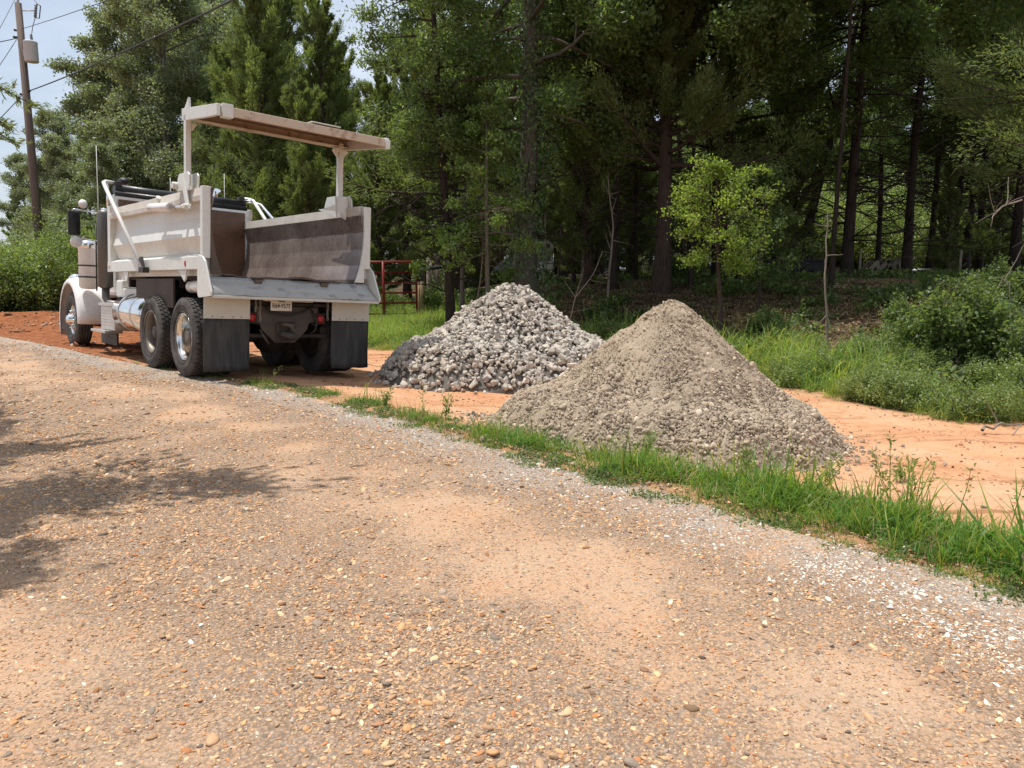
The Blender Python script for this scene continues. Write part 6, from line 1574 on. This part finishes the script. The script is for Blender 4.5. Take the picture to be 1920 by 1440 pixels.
for i in range(120):
    c = Vector((rr_.uniform(x0, x1), rr_.uniform(y0_ - .1, y1_), z1_ + rr_.normal(0, .05))) - oo; dd = Vector((rr_.normal(), rr_.normal(), rr_.normal(0, .2))) * .2; th2.tube([c - dd, c + dd], .006, 4)
part(th2, 'twig_thatch', 'old_board', AV, 0)
# slab, pole, plank, white pen
x0, x1, y0_, y1_, z0_, z1_ = box_at(932, 985, 491, 504, 22.5, 1.2)
mb = MB(); mb.add([(x0 - .1, 22.2, z0_), (x1, 22.2, z0_ - .02), (x1, 22.9, z1_ + .06), (x0 + .16, 22.9, z1_ + .06), (x0 - .1, 22.2, z0_ - .06), (x1, 22.2, z0_ - .08), (x1, 22.9, z1_), (x0 + .16, 22.9, z1_)], [(0, 1, 2, 3), (4, 7, 6, 5), (0, 4, 5, 1), (1, 5, 6, 2), (2, 6, 7, 3), (3, 7, 4, 0)])
for xx in (x0 + .2, x1 - .2): mb.bb(xx - .04, xx + .04, 22.3, 22.8, hz(xx, 22.5) - .05, z0_)
tag(mb.build('low_table', M['solar']), 'low grey slab table tilted behind the rock pile', 'table')
tag(MB().tube([at(945, 492, 22.1), at(976, 440, 22.3)], .025, 8).build('leaning_pole', M['dull_white']), 'pale banded pole leaning against the ivy-covered tree', 'pole')
mb = MB(); a = at(967, 493, 22.0); mb.box((a.x, a.y + .1, a.z + .22), (.13, .04, .62), (0, R_(9), 0)); tag(mb.build('leaning_plank', M['old_board']), 'short tan plank leaning at the foot of the ivy-covered tree', 'plank')
x0, x1, y0_, y1_, z0_, z1_ = box_at(1000, 1037, 453, 506, 24.0, .9)
PEN = empty('white_hutch', ((x0 + x1) / 2, 24, z0_), 0, 'pale wire-fronted hutch right of the ivy-covered trunk', 'hutch'); oo = Vector(((x0 + x1) / 2, 24, z0_))
mb = MB(); w2, h2 = (x1 - x0) / 2, z1_ - z0_
mb.bb(-w2, w2, .02, .8, 0, .28); mb.bb(-w2 - .05, w2 + .05, -.05, .85, h2 - .06, h2 + .02)
for q in (-w2, w2 - .06): mb.bb(q, q + .06, 0, .06, .28, h2 - .06); mb.bb(q, q + .06, .74, .80, .28, h2 - .06)
part(mb, 'hutch_frame', 'dull_white', PEN, .004); part(MB().bb(-w2, w2, .76, .80, .28, h2 - .06), 'back_panel', 'solar', PEN, 0)
mb = MB()
for i in range(9): xx = -w2 + 2 * w2 * i / 8; mb.tube([(xx, -.005, .28), (xx, -.005, h2 - .06)], .006, 4)
for i in range(5): zz = .3 + (h2 - .4) * i / 4; mb.tube([(-w2, -.01, zz), (w2, -.01, zz)], .006, 4)
part(mb, 'wire_front', 'galv', PEN, 0)
# wooden trestles, trailer, clutter
for i, (pa_, pb_, pc_) in enumerate((((1621, 522), (1642, 504), (1650, 520)), ((1637, 524), (1663, 504), (1672, 521)), ((1655, 526), (1682, 503), (1694, 522)))):
    a, b_, c_ = at(*pa_, 22.8), at(*pb_, 22.9), at(*pc_, 22.8); mb = MB(); up = Vector((0, 0, max(0, hz(a.x, 22.8) + .06 - a.z))); a += up; b_ += up; c_ += up; b_.z += .14
    for yy in (0, .5):
        o_ = Vector((0, yy, 0)); 
        for p_, q_ in ((a, b_), (b_, c_)):
            d = (q_ - p_); mb.box((p_ + q_) / 2 + o_, (d.length + .04, .06, .10), Matrix.Rotation(-math.atan2(d.z, d.x), 3, 'Y'))
    mb.bb(b_.x - .05, b_.x + .05, b_.y + .03, b_.y + .47, b_.z - .06, b_.z + .0)
    tag(mb.build('wooden_trestle', M['old_board']), ('left one of three weathered wooden trestles under the pines', 'middle one of three weathered wooden trestles under the pines', 'right one of three weathered wooden trestles, beside the reddish pine trunk')[i], 'trestle', 'trestles under the pines')
x0, x1, y0_, y1_, z0_, z1_ = box_at(1424, 1548, 490, 522, 23.5, 1.4)
TRL = empty('old_trailer', ((x0 + x1) / 2, 23.5, z0_), 0, 'old dark flat trailer standing in the deep shade under the trees', 'trailer'); w2, h2 = (x1 - x0) / 2, z1_ - z0_
TRL.location.z = max(z0_, hz((x0 + x1) / 2, 23.5) + .02)
mb = MB(); mb.bb(-w2, w2, 0, 1.4, .16, h2); mb.bb(-w2 - .03, w2 + .03, -.03, 1.43, h2, h2 + .05); part(mb, 'trailer_body', 'black', TRL, .01)
for q in (-.5, .5): part(MB().lathe([(.1, -.06), (.26, -.06), (.28, 0), (.26, .06), (.1, .06)], (q * w2, -.08, .10), 1, 20, closed=True), 'wheel', 'rubber', TRL, 0)
part(MB().tube([(w2, .7, .25), (w2 + .5, .7, .2)], .04, 8), 'drawbar', 'rust', TRL, 0)
a = at(1562, 513, 22.6); a.z = max(a.z, hz(a.x, 22.6) + .2); mb = MB(); mb.bb(a.x - .16, a.x + .16, a.y, a.y + .3, a.z - .14, a.z + .10); mb.bb(a.x - .18, a.x + .18, a.y - .02, a.y + .32, a.z + .10, a.z + .13); tag(mb.build('rusty_box', M['rust'], bevel=.01), 'small rusty box beside the thickest pine trunk', 'box')
a = at(1752, 517, 24.5); a.z = max(a.z, hz(a.x, 25) + .25); mb = MB(); mb.lathe([(0, 0), (.55, 0), (.62, .05), (.60, .28), (.52, .34), (.5, .06), (0, .05)], (a.x, a.y + .5, a.z - .22), 2, 28); tag(mb.build('metal_tub', M['galv']), 'round grey metal tub beyond the pines', 'tub')
# wire fence in front of the pines
FN = empty('wire_fence', (bx(1600, 21.5), 21.5, hz(bx(1600, 21.5), 21.5)), 0, 'sagging two-strand wire fence crossing behind the pines', 'fence'); o3 = FN.location.copy()
xs_ = np.linspace(bx(1420, 21.5), bx(1960, 21.5), 30)
for k_, h in enumerate((.25, .62)):
    part(MB().tube([Vector((x_, 21.5, hz(x_, 21.5) + h - .05 * math.sin((x_ - xs_[0]) * 1.4) ** 2)) - o3 for x_ in xs_], .005, 4), 'strand', 'rust', FN, 0)
for x_ in (xs_[0], xs_[10], xs_[20], xs_[29]): part(MB().tube([Vector((x_, 21.52, hz(x_, 21.52) - .2)) - o3, Vector((x_, 21.52, hz(x_, 21.52) + .8)) - o3], .035, 8), 'post', 'old_board', FN, 0)
# a few fallen sticks in the wood
for i, (px, Y, L_, a, lab) in enumerate(((1060, 16.6, 1.6, .3, 'long fallen stick on the dark ground right of the rock pile'), (1100, 17.2, 1.2, -.4, 'short fallen stick behind the gap between the piles'), (1740, 12.8, 2.2, .15, 'pale fallen stick on the shaded bank above the brambles'), (915, 17.6, .9, .8, 'stub of a log beside the elm sapling'))):
    x = bx(px, Y); P = [np.array([x + math.cos(a) * L_ * t, Y + math.sin(a) * L_ * t, hz(x + math.cos(a) * L_ * t, Y + math.sin(a) * L_ * t) + .05 + .04 * math.sin(t * 9)]) for t in np.linspace(0, 1, 7)]
    V, F = tubes([(P, np.linspace(.03 if i < 3 else .09, .012 if i < 3 else .07, 7))], 7); tag(fast_mesh('fallen_stick', V, [F], M['dead_wood'], smooth=True), lab, 'stick', 'sticks on the woodland floor')
for o in bpy.data.objects:
    if 'placed' in o.keys(): del o['placed']
